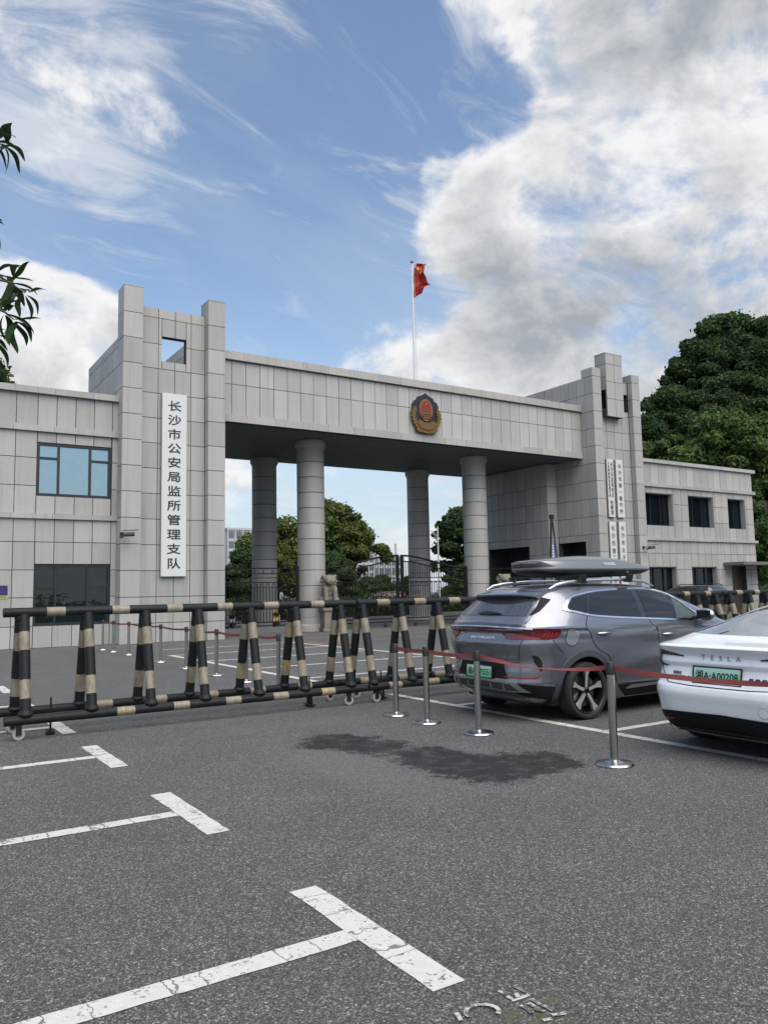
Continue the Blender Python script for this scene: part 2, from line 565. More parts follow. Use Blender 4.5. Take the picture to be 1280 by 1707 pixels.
def b_fabric(g, b):
    geo = g.n('ShaderNodeNewGeometry').outputs['Position']
    g.put(b.inputs['Base Color'], g.mix(g.noise(geo, 9, 5, .6), (.14, .026, .026), (.22, .050, .046)))


belt_m = mat('red_webbing', rough=.8, build=b_fabric)


def b_flag(g, b):
    geo = g.n('ShaderNodeNewGeometry').outputs['Position']
    c = g.mix(g.noise(geo, 2, 3), (.27, .016, .016), (.36, .025, .022))
    g.put(b.inputs['Base Color'], c)
    tr = g.n('ShaderNodeBsdfTranslucent', {'Color': c})
    mx = g.n('ShaderNodeMixShader', {0: .25, 1: b.outputs[0], 2: tr.outputs[0]})
    out = [x for x in g.t.nodes if x.type == 'OUTPUT_MATERIAL'][0]
    g.t.links.new(mx.outputs[0], out.inputs[0])


flag_m = mat('red_cloth', rough=.8, build=b_flag)
flag_y = mat('yellow_cloth', (.65, .42, .03), .8)


def b_black_paint(g, b):
    geo = g.n('ShaderNodeNewGeometry').outputs['Position']
    n = g.rng(g.noise(geo, 22, 7, .7), .60, .70)
    n0 = g.noise(geo, 3, 5, .6)
    c = g.mix(n0, (.006, .007, .008), (.016, .019, .020))
    g.put(b.inputs['Base Color'], g.mix(g.m('MULTIPLY', n, .35), c, (.09, .085, .08)))
    g.put(b.inputs['Roughness'], g.m('ADD', .38, g.m('MULTIPLY', n0, .3)))
    b.inputs['Specular IOR Level'].default_value = .22


def b_band_paint(g, b):
    geo = g.n('ShaderNodeNewGeometry').outputs['Position']
    st = g.n('ShaderNodeMapping', {'Vector': geo, 'Scale': (14, 14, 5)}).outputs[0]
    n = g.noise(st, 1.0, 7, .7, .5)
    n2 = g.noise(geo, 1.3, 3, .5)
    n3 = g.rng(g.noise(geo, 30, 6, .75), .60, .68)
    base = g.mix(g.rng(n2, .62, .74), (.25, .225, .160), (.36, .28, .07))
    c = g.mix(g.rng(n, .38, .62), base, (.17, .14, .105))
    c = g.mix(g.m('MULTIPLY', n3, .8), c, (.025, .025, .025))
    g.put(b.inputs['Base Color'], c)


bar_black = mat('barrier_black_paint', rough=.4, build=b_black_paint)
bar_band = mat('barrier_band_paint', rough=.55, build=b_band_paint)


def b_granite(g, b):
    geo = g.n('ShaderNodeNewGeometry').outputs['Position']
    n = g.noise(geo, 5, 6, .65)
    n2 = g.noise(geo, 40, 3, .6)
    c = g.mix(n, (.11, .095, .075), (.30, .275, .235))
    g.put(b.inputs['Base Color'], g.mix(g.m('MULTIPLY', n2, .4), c, (.10, .09, .08)))


granite = mat('weathered_granite', rough=.85, build=b_granite)

# ------------------------------------------------------------------ the ground and its markings
gm = MB().add([(-700, -700, 0), (900, -700, 0), (900, 1500, 0), (-700, 1500, 0)], [(0, 1, 2, 3)])
ground = tag(gm.obj('ground', asphalt), 'dark grey asphalt car park and forecourt', None, None, 'structure')


def strip(name, x0, y0, x1, y1, m, z=.004, lab=None):
    """painted strip, cut into lengths with slightly ragged long edges"""
    lx, ly = x1 - x0, y1 - y0
    along_x = abs(lx) >= abs(ly)
    n = max(2, int(max(abs(lx), abs(ly)) / .12))
    v = []; f = []
    for i in range(n + 1):
        t = i / n
        j0, j1 = rnd.uniform(-.004, .004), rnd.uniform(-.004, .004)
        if along_x:
            v += [(x0 + lx * t, y0 + j0, z), (x0 + lx * t, y1 + j1, z)]
        else:
            v += [(x0 + j0, y0 + ly * t, z), (x1 + j1, y0 + ly * t, z)]
    for i in range(n):
        f.append((2 * i, 2 * i + 2, 2 * i + 3, 2 * i + 1))
    mb = MB().add(v, f)
    me = mb.mesh(name, m)
    for p in me.polygons:
        if p.normal.z < 0:
            me.flip_normals(); break
    return ob(name, me, None, ground)


for i, yc in enumerate((3.34, 5.87, 8.40, 10.66, 13.12, 15.65)):
    hx0, hx1 = 1.925, 2.085
    strip('parking_line_head', hx0, yc - .645, hx1, yc + .645, line_white_y)
    strip('parking_line', -2.9, yc - .075, hx0 - .004, yc + .06, line_white)
# bay line behind the cars on the right and the bay dividers
strip('parking_line', 6.79, -3.0, 6.92, 10.6, line_white_y)
for yc in (1.1, 6.22, 8.9):
    strip('parking_line', 6.925, yc - .06, 11.8, yc + .06, line_white)
# bays on the far side of the barriers
strip('parking_line', 6.74, 12.6, 6.88, 21.35, line_white)
for yc in (13.55, 16.1, 18.75, 21.25, 23.75):
    strip('parking_line', 6.885 if yc < 21.3 else 7.2, yc - .065, 11.6, yc + .065, line_white)
strip('parking_line', 11.605, 12.6, 11.74, 24.5, line_white)
strip('red_band', 11.9, 21.7, 12.35, 30.4, line_red)
strip('red_band', 12.36, 21.7, 13.1, 22.6, line_red)
for (x0, y0, x1, y1) in ((13.0, 22.9, 24.6, 23.03), (13.0, 25.6, 24.6, 25.73), (13.0, 28.2, 24.6, 28.33)):
    strip('yellow_box_line', x0, y0, x1, y1, line_yellow)
for (xa) in (13.0, 15.6, 18.4, 21.4):
    # slanting hatch of the keep-clear box
    a, b_ = Vector((xa, 23.05, .006)), Vector((xa + 3.0, 28.18, .006))
    w = Vector((.075, -.04, 0))
    mb = MB().add([a - w, b_ - w, b_ + w, a + w], [(0, 1, 2, 3)])
    me = mb.mesh('yellow_box_line', line_yellow)
    if me.polygons[0].normal.z < 0: me.flip_normals()
    ob('yellow_box_line', me, None, ground)
# worn stencil: flaked remains of painted characters at the near edge
wst = MB()
wz = .004
ringp = [(1.92, 2.462), (1.921, 2.48), (1.928, 2.496), (1.943, 2.508), (1.962, 2.514), (1.983, 2.513), (2.004, 2.506), (2.022, 2.493), (2.035, 2.477), (2.042, 2.458), (2.04, 2.44), (2.032, 2.424), (2.017, 2.413)]
segs = [(2.142, 2.551, 2.138, 2.474), (2.216, 2.548, 2.222, 2.458), (2.13, 2.465, 2.216, 2.457), (2.135, 2.42, 2.137, 2.355), (2.171, 2.416, 2.175, 2.358), (2.202, 2.43, 2.198, 2.377), (2.202, 2.374, 2.208, 2.321), (2.137, 2.385, 2.128, 2.352), (2.157, 2.37, 2.178, 2.332), (2.179, 2.297, 2.231, 2.28), (2.127, 2.291, 2.162, 2.28), (2.134, 2.509, 2.159, 2.523), (2.181, 2.497, 2.165, 2.466), (1.898, 2.512, 1.878, 2.46)]
segs += [(*p, *q) for p, q in zip(ringp[:-1], ringp[1:])]
for (xa, ya, xb_, yb) in segs:
    wz += .0003
    a, b_ = Vector((xa, ya, wz)), Vector((xb_, yb, wz))
    d = (b_ - a).normalized(); w = .018
    nrm = Vector((-d.y, d.x, 0)) * w / 2
    wst.add([a - nrm, b_ - nrm, b_ + nrm, a + nrm], [(0, 1, 2, 3)])
me = wst.mesh('worn_stencil', line_worn)
ob('worn_stencil', me, None, ground)
# ------------------------------------------------------------------ the gate buildings
PANEL_CACHE = {}
GAP, PT = .023, .035


def panel_mesh(w, h, m, t=PT):
    key = (round(w, 3), round(h, 3), m.name, round(t, 3))
    if key not in PANEL_CACHE:
        PANEL_CACHE[key] = MB().box((GAP / 2, 0, GAP / 2), (w - GAP / 2, t, h - GAP / 2)).mesh('stone_panel', m)
    return PANEL_CACHE[key]


def rect_minus(r, h):
    """rectangle (u0, z0, u1, z1) minus a hole: up to four rectangles"""
    u0, z0, u1, z1 = r
    a0, b0, a1, b1 = h
    if a0 >= u1 - 1e-6 or a1 <= u0 + 1e-6 or b0 >= z1 - 1e-6 or b1 <= z0 + 1e-6:
        return [r]
    out = []
    if a0 > u0 + 1e-6: out.append((u0, z0, a0, z1))
    if a1 < u1 - 1e-6: out.append((a1, z0, u1, z1))
    m0, m1 = max(u0, a0), min(u1, a1)
    if b0 > z0 + 1e-6: out.append((m0, z0, m1, b0))
    if b1 < z1 - 1e-6: out.append((m0, b1, m1, z1))
    return out


def minus_all(rs, holes):
    for h in holes:
        rs = [q for r in rs for q in rect_minus(r, h)]
    return rs


def wall(parent, P0, ang, ub, zb, holes=(), depth=.3, m=stone, core=True, panel='stone_panel'):
    """clad wall: u runs along the direction ang from P0; outer face on the right-hand side of u"""
    ca, sa = math.cos(ang), math.sin(ang)
    for i in range(len(ub) - 1):
        for j in range(len(zb) - 1):
            for (u0, z0, u1, z1) in minus_all([(ub[i], zb[j], ub[i + 1], zb[j + 1])], holes):
                if u1 - u0 < .05 or z1 - z0 < .05: continue
                d = rnd.uniform(0, .004)
                ob(panel, panel_mesh(u1 - u0, z1 - z0, m), None, parent,
                   (P0[0] + ca * u0 - sa * d, P0[1] + sa * u0 + ca * d, z0), (0, 0, ang))
    if core:
        mb = MB()
        for (u0, z0, u1, z1) in minus_all([(ub[0], zb[0], ub[-1], zb[-1])], holes):
            mb.box((u0 + (.05 if u0 <= ub[0] + 1e-6 else .003), PT - .006, z0 + .002), (u1 - (.05 if u1 >= ub[-1] - 1e-6 else .003), depth, z1 - .002))
        mb.obj('wall', joint, parent, loc=(P0[0], P0[1], 0), rot=(0, 0, ang))


def span(a, b, step):
    n = max(1, round((b - a) / step))
    return [a + (b - a) * i / n for i in range(n + 1)]


def ledge(parent, name, x0, x1, y0, y1, z0, z1, step=1.21, m=stone, first=None):
    """a cornice of separate coping stones along X"""
    xs = [x0] + ([first] if first else [])
    while xs[-1] + step < x1 - .2: xs.append(xs[-1] + step)
    xs.append(x1)
    for a, b in zip(xs[:-1], xs[1:]):
        MBk = MB().box((.004, 0, 0), (b - a - .004, y1 - y0, z1 - z0))
        ob(name, MBk.mesh(name, m), None, parent, (a, y0 + rnd.uniform(0, .003), z0))


def window(parent, x0, x1, z0, z1, Y, mull=(), trans=(), glass=glass_dark, fw=.07):
    """framed window in a front wall: Y is the plane of the glass"""
    w = bpy.data.objects.new('window', None)
    w.location = (x0, Y, z0); link(w, parent)
    W, H = x1 - x0, z1 - z0
    fr = MB()
    fr.box((0, -.06, 0), (fw, .02, H)).box((W - fw, -.06, 0), (W, .02, H))
    fr.box((fw, -.06, 0), (W - fw, .02, fw)).box((fw, -.06, H - fw), (W - fw, .02, H))
    xs = [fw] + [q for m_ in mull for q in (m_ - fw * .45, m_ + fw * .45)] + [W - fw]
    for m_ in mull: fr.box((m_ - fw * .45, -.055, fw), (m_ + fw * .45, .018, H - fw))
    k = 0
    for i in range(0, len(xs), 2):
        a, b = xs[i], xs[i + 1]
        zs = [fw]
        if k in trans:
            zt = trans[k]
            fr.box((a, -.05, zt - fw * .45), (b, .016, zt + fw * .45))
            zs += [zt - fw * .45, zt + fw * .45]
        zs.append(H - fw)
        for j in range(0, len(zs), 2):
            tl = rnd.uniform(-.004, .004)
            pm = MB().add([(a, tl, zs[j]), (b, -tl, zs[j]), (b, -tl + .004, zs[j + 1]), (a, tl + .004, zs[j + 1]),
                           (a, tl + .012, zs[j]), (b, -tl + .012, zs[j]), (b, -tl + .016, zs[j + 1]), (a, tl + .016, zs[j + 1])],
                          [(0, 1, 2, 3), (4, 7, 6, 5), (0, 4, 5, 1), (1, 5, 6, 2), (2, 6, 7, 3), (3, 7, 4, 0)])
            pm.obj('pane', glass, w)
        k += 1
    fr.obj('frame', frame_m, w)
    return w


def column_z(bot, top, step):
    out = [top]
    while out[-1] - step > bot + .1: out.append(out[-1] - step)
    out.append(bot)
    return out[::-1]


# ---- left wing
LW = thing('office_wing', 'pale stone two-storey wing with blue reflective window, left of the large name board', 'building', (0, 28, 0))
LWY = 28.0
def rel(o):  # children of a thing at (0, y, 0) keep world x and z
    return o
hl = [(4.40, 5.0, 6.80, 6.79), (4.40, .72, 6.82, 2.73)]
lx = [-1.75, -1.14, -.53, .08, .69, 1.30, 1.91, 2.52, 3.12, 3.735, 4.395, 4.99, 5.60, 6.205, 6.82, 7.12]
wall(LW, (0, 0), 0, lx, [7.35, 8.43], depth=.3)
wall(LW, (0, 0), 0, lx, [4.40, 5.32, 6.26, 7.15], hl, depth=.3)
wall(LW, (0, 0), 0, lx, [0, .71, 1.64, 2.54, 3.46, 4.23], hl, depth=.3)
ledge(LW, 'coping_stone', -1.9, 7.12, -.14, .5, 8.43, 8.64, 1.25, first=-.1)
ledge(LW, 'string_course', -1.9, 7.12, -.10, .3, 7.15, 7.35, 1.25, first=-.1)
ledge(LW, 'string_course', -1.9, 7.12, -.09, .3, 4.23, 4.40, 1.25, first=-.1)
MB().box((-1.75, .31, 0), (6.95, 11, 8.42)).obj('building_core', interior_m, LW)
window(LW, 4.405, 6.795, 5.005, 6.785, .10, (.68, 1.70), {0: 1.27, 2: 1.27}, glass_blue, .085)
window(LW, 4.405, 6.815, .725, 2.725, .12, (.66, 1.68), {0: 1.25, 2: 1.25}, glass_mid, .075)
# drain pipe in the corner by the tower
MB().tube([(7.02, -.08, 4.5), (7.02, -.08, .1)], .028, 8).obj('drain_pipe', mat('pipe_grey', (.16, .16, .16), .5), LW)

# ---- left tower
LT = thing('gate_tower', 'tall stone gate tower carrying the large vertical name board', 'tower', (0, 27.4, 0))
zp = [0, .68, 1.59, 2.50, 3.41, 4.32, 5.23, 6.14, 7.05, 7.96, 8.87, 9.78, 10.69, 11.60, 12.55]
hole = (8.46, 10.08, 9.36, 10.99)
wall(LT, (7.0, 0), 0, [0, .68], zp, depth=.2)
wall(LT, (10.08, 0), 0, [0, .66], zp, depth=.2)
zr = [z for z in zp if z < 11.5] + [11.66, 12.02]
wall(LT, (0, .35), 0, [7.68, 8.335, 8.945, 9.545, 10.08], zr, [hole], depth=.28)
# sides of the two front piers (left faces, towards -X), and the recess returns
wall(LT, (7.0, .80), R_(-90), [0, .80], zp, depth=.2)
wall(LT, (10.08, .35), R_(-90), [0, .35], zp, depth=.12)
wall(LT, (10.08, .80), R_(-90), [0, .45], [12.02, 12.55], depth=.12, core=False)
wall(LT, (7.68, 0), R_(90), [0, .35], zp, depth=.12)
wall(LT, (10.74, 0), R_(90), [0, .80], zp, depth=.2)
MB().box((7.2, .2, 0), (7.5, .78, 12.53)).box((10.2, .2, 0), (10.6, .78, 12.53)).obj('pier_core', joint, LT)
# long side walls behind the piers: above the wing roof only the upper courses show
zs = [8.2, 8.87, 9.78, 10.5, 10.84]
wall(LT, (10.46, 7.1), R_(-90), span(0, 6.4, .65), [9.4, 9.78, 10.69, 11.5, 11.97], depth=.1)
wall(LT, (7.0, 5.35), R_(-90), span(0, 4.55, .65), zs, depth=.25)
wall(LT, (10.74, .80), R_(90), span(0, 6.3, .65), [8.2, 8.87, 9.78, 10.69, 11.5, 11.97], depth=.25)
MB().box((7.3, .64, 0), (10.4, 5.3, 9.4)).obj('tower_core', joint, LT)
MB().box((7.26, 5.1, 8.4), (10.45, 5.33, 9.9)).obj('back_parapet', stone, LT)
ledge(LT, 'coping_stone', 7.0, 7.68, -.004, .802, 12.55, 12.58, 2)
ledge(LT, 'coping_stone', 10.08, 10.74, -.004, .802, 12.55, 12.58, 2)

# ---- canopy across the road
CP = thing('gate_canopy', 'long flat stone gate canopy on four round columns across the driveway', 'canopy', (0, 28.3, 0))
CB = 7.9   # depth of the canopy
xb = [10.76] + [11.35 + .5945 * k for k in range(0, 33)]
xb = [x for x in xb if x < 30.2] + [30.46]
wall(CP, (0, 0), 0, xb, [8.55, 9.73, 10.66], depth=.3, m=stone_pale)
ledge(CP, 'coping_stone', 10.76, 30.46, -.13, .6, 10.68, 11.0, 1.205, first=11.97)
ledge(CP, 'fascia_stone', 10.76, 30.46, -.05, .3, 8.24, 8.55, 1.205, first=11.97)
MB().box((10.76, .301, 8.262), (30.46, CB, 10.9)).obj('roof_slab', joint, CP)
for i, x0 in enumerate(span(10.76, 30.46, 1.2)[:-1]):
    for j, y0 in enumerate(span(.02, CB - .02, 1.97)[:-1]):
        w = (30.46 - 10.76) / 16
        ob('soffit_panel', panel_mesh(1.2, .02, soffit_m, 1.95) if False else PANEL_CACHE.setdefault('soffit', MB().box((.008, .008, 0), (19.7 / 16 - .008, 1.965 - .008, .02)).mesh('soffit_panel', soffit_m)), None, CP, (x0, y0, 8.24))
for (cx, cy) in ((15.93, 2.3), (25.13, 2.3), (15.93, 7.2), (25.13, 7.2)):
    c = bpy.data.objects.new('column', None)
    c.location = (cx, cy, 0); link(c, CP)
    if 'drum' not in PANEL_CACHE:
        PANEL_CACHE['drum'] = MB().lathe([(0, .012), (.588, .012), (.60, .024), (.60, .648), (.588, .66), (0, .66)], 40).mesh('drum', stone, True)
        PANEL_CACHE['cap'] = MB().lathe([(0, 0), (.62, 0), (.62, .06), (.65, .09), (.685, .16), (.685, .36), (0, .36)], 40).mesh('capital', stone, True)
        PANEL_CACHE['foot'] = MB().lathe([(0, 0), (.70, 0), (.70, .26), (.66, .30), (.60, .30), (0, .30)], 40).mesh('plinth', stone, True)
    z = .58
    ob('plinth', PANEL_CACHE['foot'], None, c, (0, 0, 0))
    ob('drum', PANEL_CACHE['drum'], None, c, (0, 0, .30), (0, 0, rnd.uniform(0, 6)), (1, 1, .44))
    while z < 7.6:
        ob('drum', PANEL_CACHE['drum'], None, c, (0, 0, z), (0, 0, rnd.uniform(0, 6)))
        z += .67
    MB().lathe([(.575, 0), (.575, 8.2)], 32).obj('shaft', joint, c, True)
    ob('capital', PANEL_CACHE['cap'], None, c, (0, 0, 7.87))

# ---- right tower
RT = thing('gate_tower', 'stone gate tower with stepped fin on top and four narrow sign boards', 'tower', (0, 27.4, 0))
zq = [0, .70, 1.60, 2.50, 3.41, 4.31, 5.21, 6.11, 7.01, 7.91, 8.80, 9.70, 10.60, 11.52, 12.43, 12.88]
wall(RT, (30.47, 0), 0, [0, .63], zq, depth=.2)
wall(RT, (33.46, 0), 0, [0, .62], zq, depth=.2)
zr = [z for z in zq if z < 12.4] + [12.45]
slot = (31.12, 10.86, 33.44, 11.80)
wall(RT, (0, .30), 0, [31.10, 31.70, 32.28, 32.87, 33.46], zr, [slot], depth=.25)
wall(RT, (33.46, .30), R_(-90), [0, .30], zq, depth=.12)
wall(RT, (31.10, 0), R_(90), [0, .30], zq, depth=.12)
wall(RT, (34.08, 0), R_(90), [0, .75], zq, depth=.2)
wall(RT, (30.47, .75), R_(-90), [0, .75], [12.43, 12.88], depth=.2)
wall(RT, (33.46, .75), R_(-90), [0, .45], [12.45, 12.88], depth=.12)
# long inner side, above and below the canopy, with a door passage
door1 = (-2.80, 0, -.94, 3.97)
wall(RT, (30.47, 0), R_(-90), [-2.82, -2.26, -1.69, -1.13, -.56, 0], zq[:-1], [door1], depth=.25)
wall(RT, (30.47, 0), R_(-90), span(-5.35, -2.82, .63), [8.0, 8.80, 9.70, 10.60, 11.52, 12.43], depth=.25)
# block that stands forward under the canopy
BX = 29.77
door2 = (-7.7, 0, -4.35, 3.9)
wall(RT, (0, 2.82), 0, [BX, 30.47], zq[:9] + [8.22], depth=.1)
wall(RT, (BX, 0), R_(-90), span(-7.85, -2.82, .57), zq[:9] + [8.22], [door2], depth=.2)
MB().box((30.75, 3.1, 0), (33.8, 5.3, 12.2)).box((30.75, .95, 4.2), (33.8, 3.1, 10.6)).box((31.9, .95, 0), (33.8, 3.1, 4.2)).box((30.5, 3.6, 4.1), (30.8, 8, 8.2)).box((31.3, 4.4, 0), (33.8, 8, 8.2)).box((29.95, 7.9, 0), (33.8, 8.1, 8.2)).box((30.9, .62, 10.7), (33.7, .72, 11.9)).obj('tower_core', joint, RT)
# fin: a front plate with blocks behind, leaving slots beside it
for (z0, z1, x0) in ((10.40, 11.33, 0), (11.33, 12.24, 0), (12.24, 13.16, 0), (13.16, 13.72, 0)):
    for (xa, xb_) in ((31.40, 32.03), (32.03, 32.66)):
        ob('fin_panel', panel_mesh(xb_ - xa, z1 - z0, stone, .06), None, RT, (xa, -.10, z0))
MB().box((31.41, -.045, 10.41), (32.65, .02, 13.71)).box((31.41, .02, 11.81), (32.65, .62, 13.70)).box((31.41, .02, 10.41), (32.65, .29, 10.85)).obj('fin_core', joint, RT)
wall(RT, (31.40, .64), R_(-90), [0, .74], [11.80, 12.50, 13.16, 13.72], depth=.02, core=False)
MB().box((31.39, -.105, 13.722), (32.67, .645, 13.76)).obj('coping_stone', stone, RT)

# ---- right wing
RW = thing('office_wing', 'pale stone two-storey wing with dark recessed windows, in front of the wooded hill', 'building', (0, 27.9, 0))
rx = [34.08, 34.65, 35.26, 35.87, 36.48, 37.09, 37.71, 38.33, 38.96, 39.58, 40.18, 40.77, 41.38, 42.0, 42.64, 43.28, 43.88, 44.5]
wins = [(34.72, 4.92, 37.0, 6.68), (38.34, 4.92, 40.62, 6.68), (42.0, 4.92, 43.68, 6.68), (34.72, .75, 37.0, 2.67), (38.34, .75, 40.62, 2.67)]
doorw = (42.02, 0, 43.39, 2.72)
hh = wins + [doorw]
wall(RW, (0, 0), 0, rx, [7.20, 8.33], depth=.4, m=stone_pale)
wall(RW, (0, 0), 0, rx, [4.24, 5.20, 6.12, 7.02], hh, depth=.4)
wall(RW, (0, 0), 0, rx, [0, .70, 1.62, 2.53, 3.40, 4.10], hh, depth=.4)
ledge(RW, 'coping_stone', 34.08, 44.72, -.14, .5, 8.33, 8.52, 1.23, m=stone_pale)
ledge(RW, 'string_course', 34.08, 44.66, -.11, .4, 7.02, 7.20, 1.23)
ledge(RW, 'string_course', 34.08, 44.66, -.11, .4, 4.10, 4.24, 1.23)
MB().box((34.08, .45, 0), (44.46, 9, 8.3)).obj('building_core', interior_m, RW)
for (x0, z0, x1, z1) in wins:
    jm = MB().box((x1 - .02, PT, z0 + .01), (x1 + .05, .42, z1 - .01)).box((x0 + .01, PT, z1 - .02), (x1 - .02, .42, z1 + .05))
    jm.obj('window_reveal', stone, RW)
    window(RW, x0 + .01, x1 - .025, z0 + .01, z1 - .025, .36, (.72, 1.55) if x1 - x0 > 2 else (.95,), {}, glass_dark, .06)
wall(RW, (44.5, 0), R_(90), span(0, 9, .64), [0, .70, 1.62, 2.53, 3.40, 4.10], depth=.1)
wall(RW, (44.5, 0), R_(90), span(0, 9, .64), [4.24, 5.20, 6.12, 7.02], depth=.1)
wall(RW, (44.5, 0), R_(90), span(0, 9, .64), [7.20, 8.33], depth=.1)
dr = bpy.data.objects.new('door', None); dr.location = (42.02, .3, 0); link(dr, RW)
MB().box((.01, 0, 0), (.66, .06, 2.70)).obj('door_leaf', mat('door_brown_grey', (.05, .042, .036), .4), dr)
MB().box((.68, 0, 0), (1.35, .06, 2.70)).obj('door_leaf', mat('door_brown_grey'), dr)
MB().tube([(.6, -.05, .9), (.6, -.05, 1.5)], .018, 8).obj('handle', steel, dr)
cn = MB().box((41.2, -1.3, 2.75), (44.95, .03, 2.93), bev=.01)
cn.obj('door_canopy', mat('canopy_grey', (.13, .13, .125), .6), RW)

# ---- name boards
def board(name, label, x0, x1, z0, z1, Y, lines, size, line, dz=0.0, matl=letter_black, off=.0, group=None):
    t = thing(name, label, 'sign', ((x0 + x1) / 2, Y, z0), 0, group)
    W, H = x1 - x0, z1 - z0
    MB().box((-W / 2, 0, 0), (W / 2, .05, H), bev=.012).obj('panel', white_board, t)
    MB().box((-W / 2 - .012, .052, -.012), (W / 2 + .012, .10, H + .012)).obj('backing', steel_dull, t)
    for (txt, cx, cz, sz, ln) in lines:
        ob('lettering', text_mesh('\n'.join(txt), sz, .004, off, ln), matl, t, (cx, -.006, cz), FACE_FRONT)
    return t


NB = board('name_board', 'large white vertical board with black characters on the left gate tower', 8.45, 9.35, 2.29, 8.88, 27.60,
           [('长沙市公安局监所管理支队', 0, 3.30, .47, 1.3)], .5, 1, off=.006)
# ---- the four boards of the right tower
S1 = board('name_board', 'narrow white board with two small columns of characters, upper left on right tower', 31.44, 31.90, 5.20, 8.20, 27.56,
           [('长沙市星城地区', .10, 1.95, .17, 1.0), ('人民检察院派驻看守所', -.11, 1.95, .15, 1.0), ('检察室', 0, .50, .27, 1.0)], .2, 1)
S2 = board('name_board', 'narrow white board with eight large characters, upper right on right tower', 32.12, 32.62, 5.20, 8.22, 27.56,
           [('长沙市第一看守所', 0, 1.5, .27, 1.3)], .3, 1)
S3 = board('name_board', 'narrow white board ending in blue stroke, lower left on right tower', 31.42, 31.90, 1.75, 4.96, 27.56,
           [('长沙市第', 0, 2.30, .30, 1.3), ('二看守所', 0, .75, .30, 1.3)], .3, 1)
S4 = board('name_board', 'narrow bluish white board, lower right on right tower above roof box', 32.13, 32.63, 1.75, 4.98, 27.56,
           [('长沙市女子看守所', 0, 1.58, .29, 1.3)], .3, 1)


def fit_lettering(t, idx, height, maxw):
    """scale a column of characters to the height it has on the board"""
    o = [c for c in t.children if c.name.startswith('lettering')][idx]
    vs_ = np.array([v.co[:] for v in o.data.vertices])
    lo, hi = vs_.min(0), vs_.max(0)
    s = maxw / (hi[0] - lo[0])
    sy = height / (hi[1] - lo[1])
    for v in o.data.vertices:
        v.co.x = (v.co.x - (lo[0] + hi[0]) / 2) * s
        v.co.y = (v.co.y - (lo[1] + hi[1]) / 2) * sy
    return o


def column_text(t, chars, cx, ztop, pitch, size, m, wide=1.0):
    """characters one below the other, each of the same size"""
    for c in chars: pass
    body = text_mesh('\n'.join(chars), size, .004, size * .012, pitch / size / 1.0)
    return body


for t, cols_ in ((NB, [(0, 6.05, .50, .50)]), (S1, [(0, 1.82, .155, .1), (1, 1.86, .135, .1), (2, .74, .24, .2)]), (S2, [(0, 2.6, .25, .3)]), (S3, [(0, 1.45, .27, .3), (1, 1.45, .27, .3)]), (S4, [(0, 2.9, .27, .3)])):
    for (i, h, w, _) in cols_:
        fit_lettering(t, i, h, w)

# ---- emblem over the drive
EM = thing('emblem', 'round police emblem in red, navy and gold on the canopy front', 'emblem', (20.51, 28.255, 8.62))
k = 1.0
shield = [(-.62, .62), (-.72, 1.30), (-.66, 1.36), (-.60, 1.46), (-.48, 1.50), (-.42, 1.64), (-.22, 1.70), (0, 1.84), (.22, 1.70), (.42, 1.64), (.48, 1.50), (.60, 1.46), (.66, 1.36), (.72, 1.30), (.62, .62), (.30, .30), (0, .18), (-.30, .30)]
MB().prism(shield, -.06, .01).obj('shield', emb_blue, EM)
for s in (-1, 1):
    wl = MB()
    for i in range(8):
        a = R_(250 - i * 13) if s < 0 else R_(290 + i * 13)
        cx, cz = .70 * math.cos(a), .78 + .64 * math.sin(a)
        ta = a + math.pi / 2 * (-1 if s < 0 else 1)
        lv = [(cx + .19 * math.cos(ta), cz + .19 * math.sin(ta)), (cx + .13 * math.cos(a), cz + .13 * math.sin(a)), (cx - .12 * math.cos(ta), cz - .12 * math.sin(ta)), (cx - .13 * math.cos(a), cz - .13 * math.sin(a))]
        wl.prism(lv, -.10 - .004 * i, -.02)
    wl.obj('wreath', gold, EM)
MB().prism([(-.52, .42), (-.30, .20), (0, .14), (.30, .20), (.52, .42), (.40, .60), (.15, .48), (-.15, .48), (-.40, .60)], -.135, -.02).obj('wreath', gold, EM)
MB().prism([(-.60, .16), (-.50, .05), (0, -.02), (.50, .05), (.60, .16), (.50, .22), (.3, .14), (0, .10), (-.3, .14), (-.5, .22)], -.15, -.02).obj('ribbon', gold, EM)
ell = lambda rx_, rz, cz, n=28: [(rx_ * math.cos(2 * math.pi * i / n), cz + rz * math.sin(2 * math.pi * i / n)) for i in range(n)]
MB().prism(ell(.36, .50, 1.06), -.085, -.05).obj('ring', gold_br, EM)
MB().prism(ell(.30, .44, 1.07), -.105, -.07).obj('disc', emb_red, EM)


def star(cx, cz, r, rot=0.0):
    return [(cx + (r if i % 2 == 0 else r * .40) * math.sin(rot + math.pi * i / 5), cz + (r if i % 2 == 0 else r * .40) * math.cos(rot + math.pi * i / 5)) for i in range(10)]


sm = MB().prism(star(0, 1.33, .085), -.125, -.10)
for (a, r_) in ((-50, .17), (-20, .2), (20, .2), (50, .17)):
    sm.prism(star(r_ * math.sin(R_(a)) * 1.2, 1.33 - r_ * math.cos(R_(a)) * .75, .035), -.125, -.10)
sm.obj('star', gold_br, EM)
gt = MB()
gt.prism([(-.25, .86), (.25, .86), (.22, .98), (-.22, .98)], -.125, -.10).prism([(-.20, 1.0), (.20, 1.0), (.16, 1.05), (-.16, 1.05)], -.125, -.10)
gt.prism([(-.27, .76), (.27, .76), (.27, .82), (-.27, .82)], -.122, -.10).prism([(-.22, .66), (.22, .66), (.24, .72), (-.24, .72)], -.122, -.10)
gt.obj('gate_relief', gold, EM)

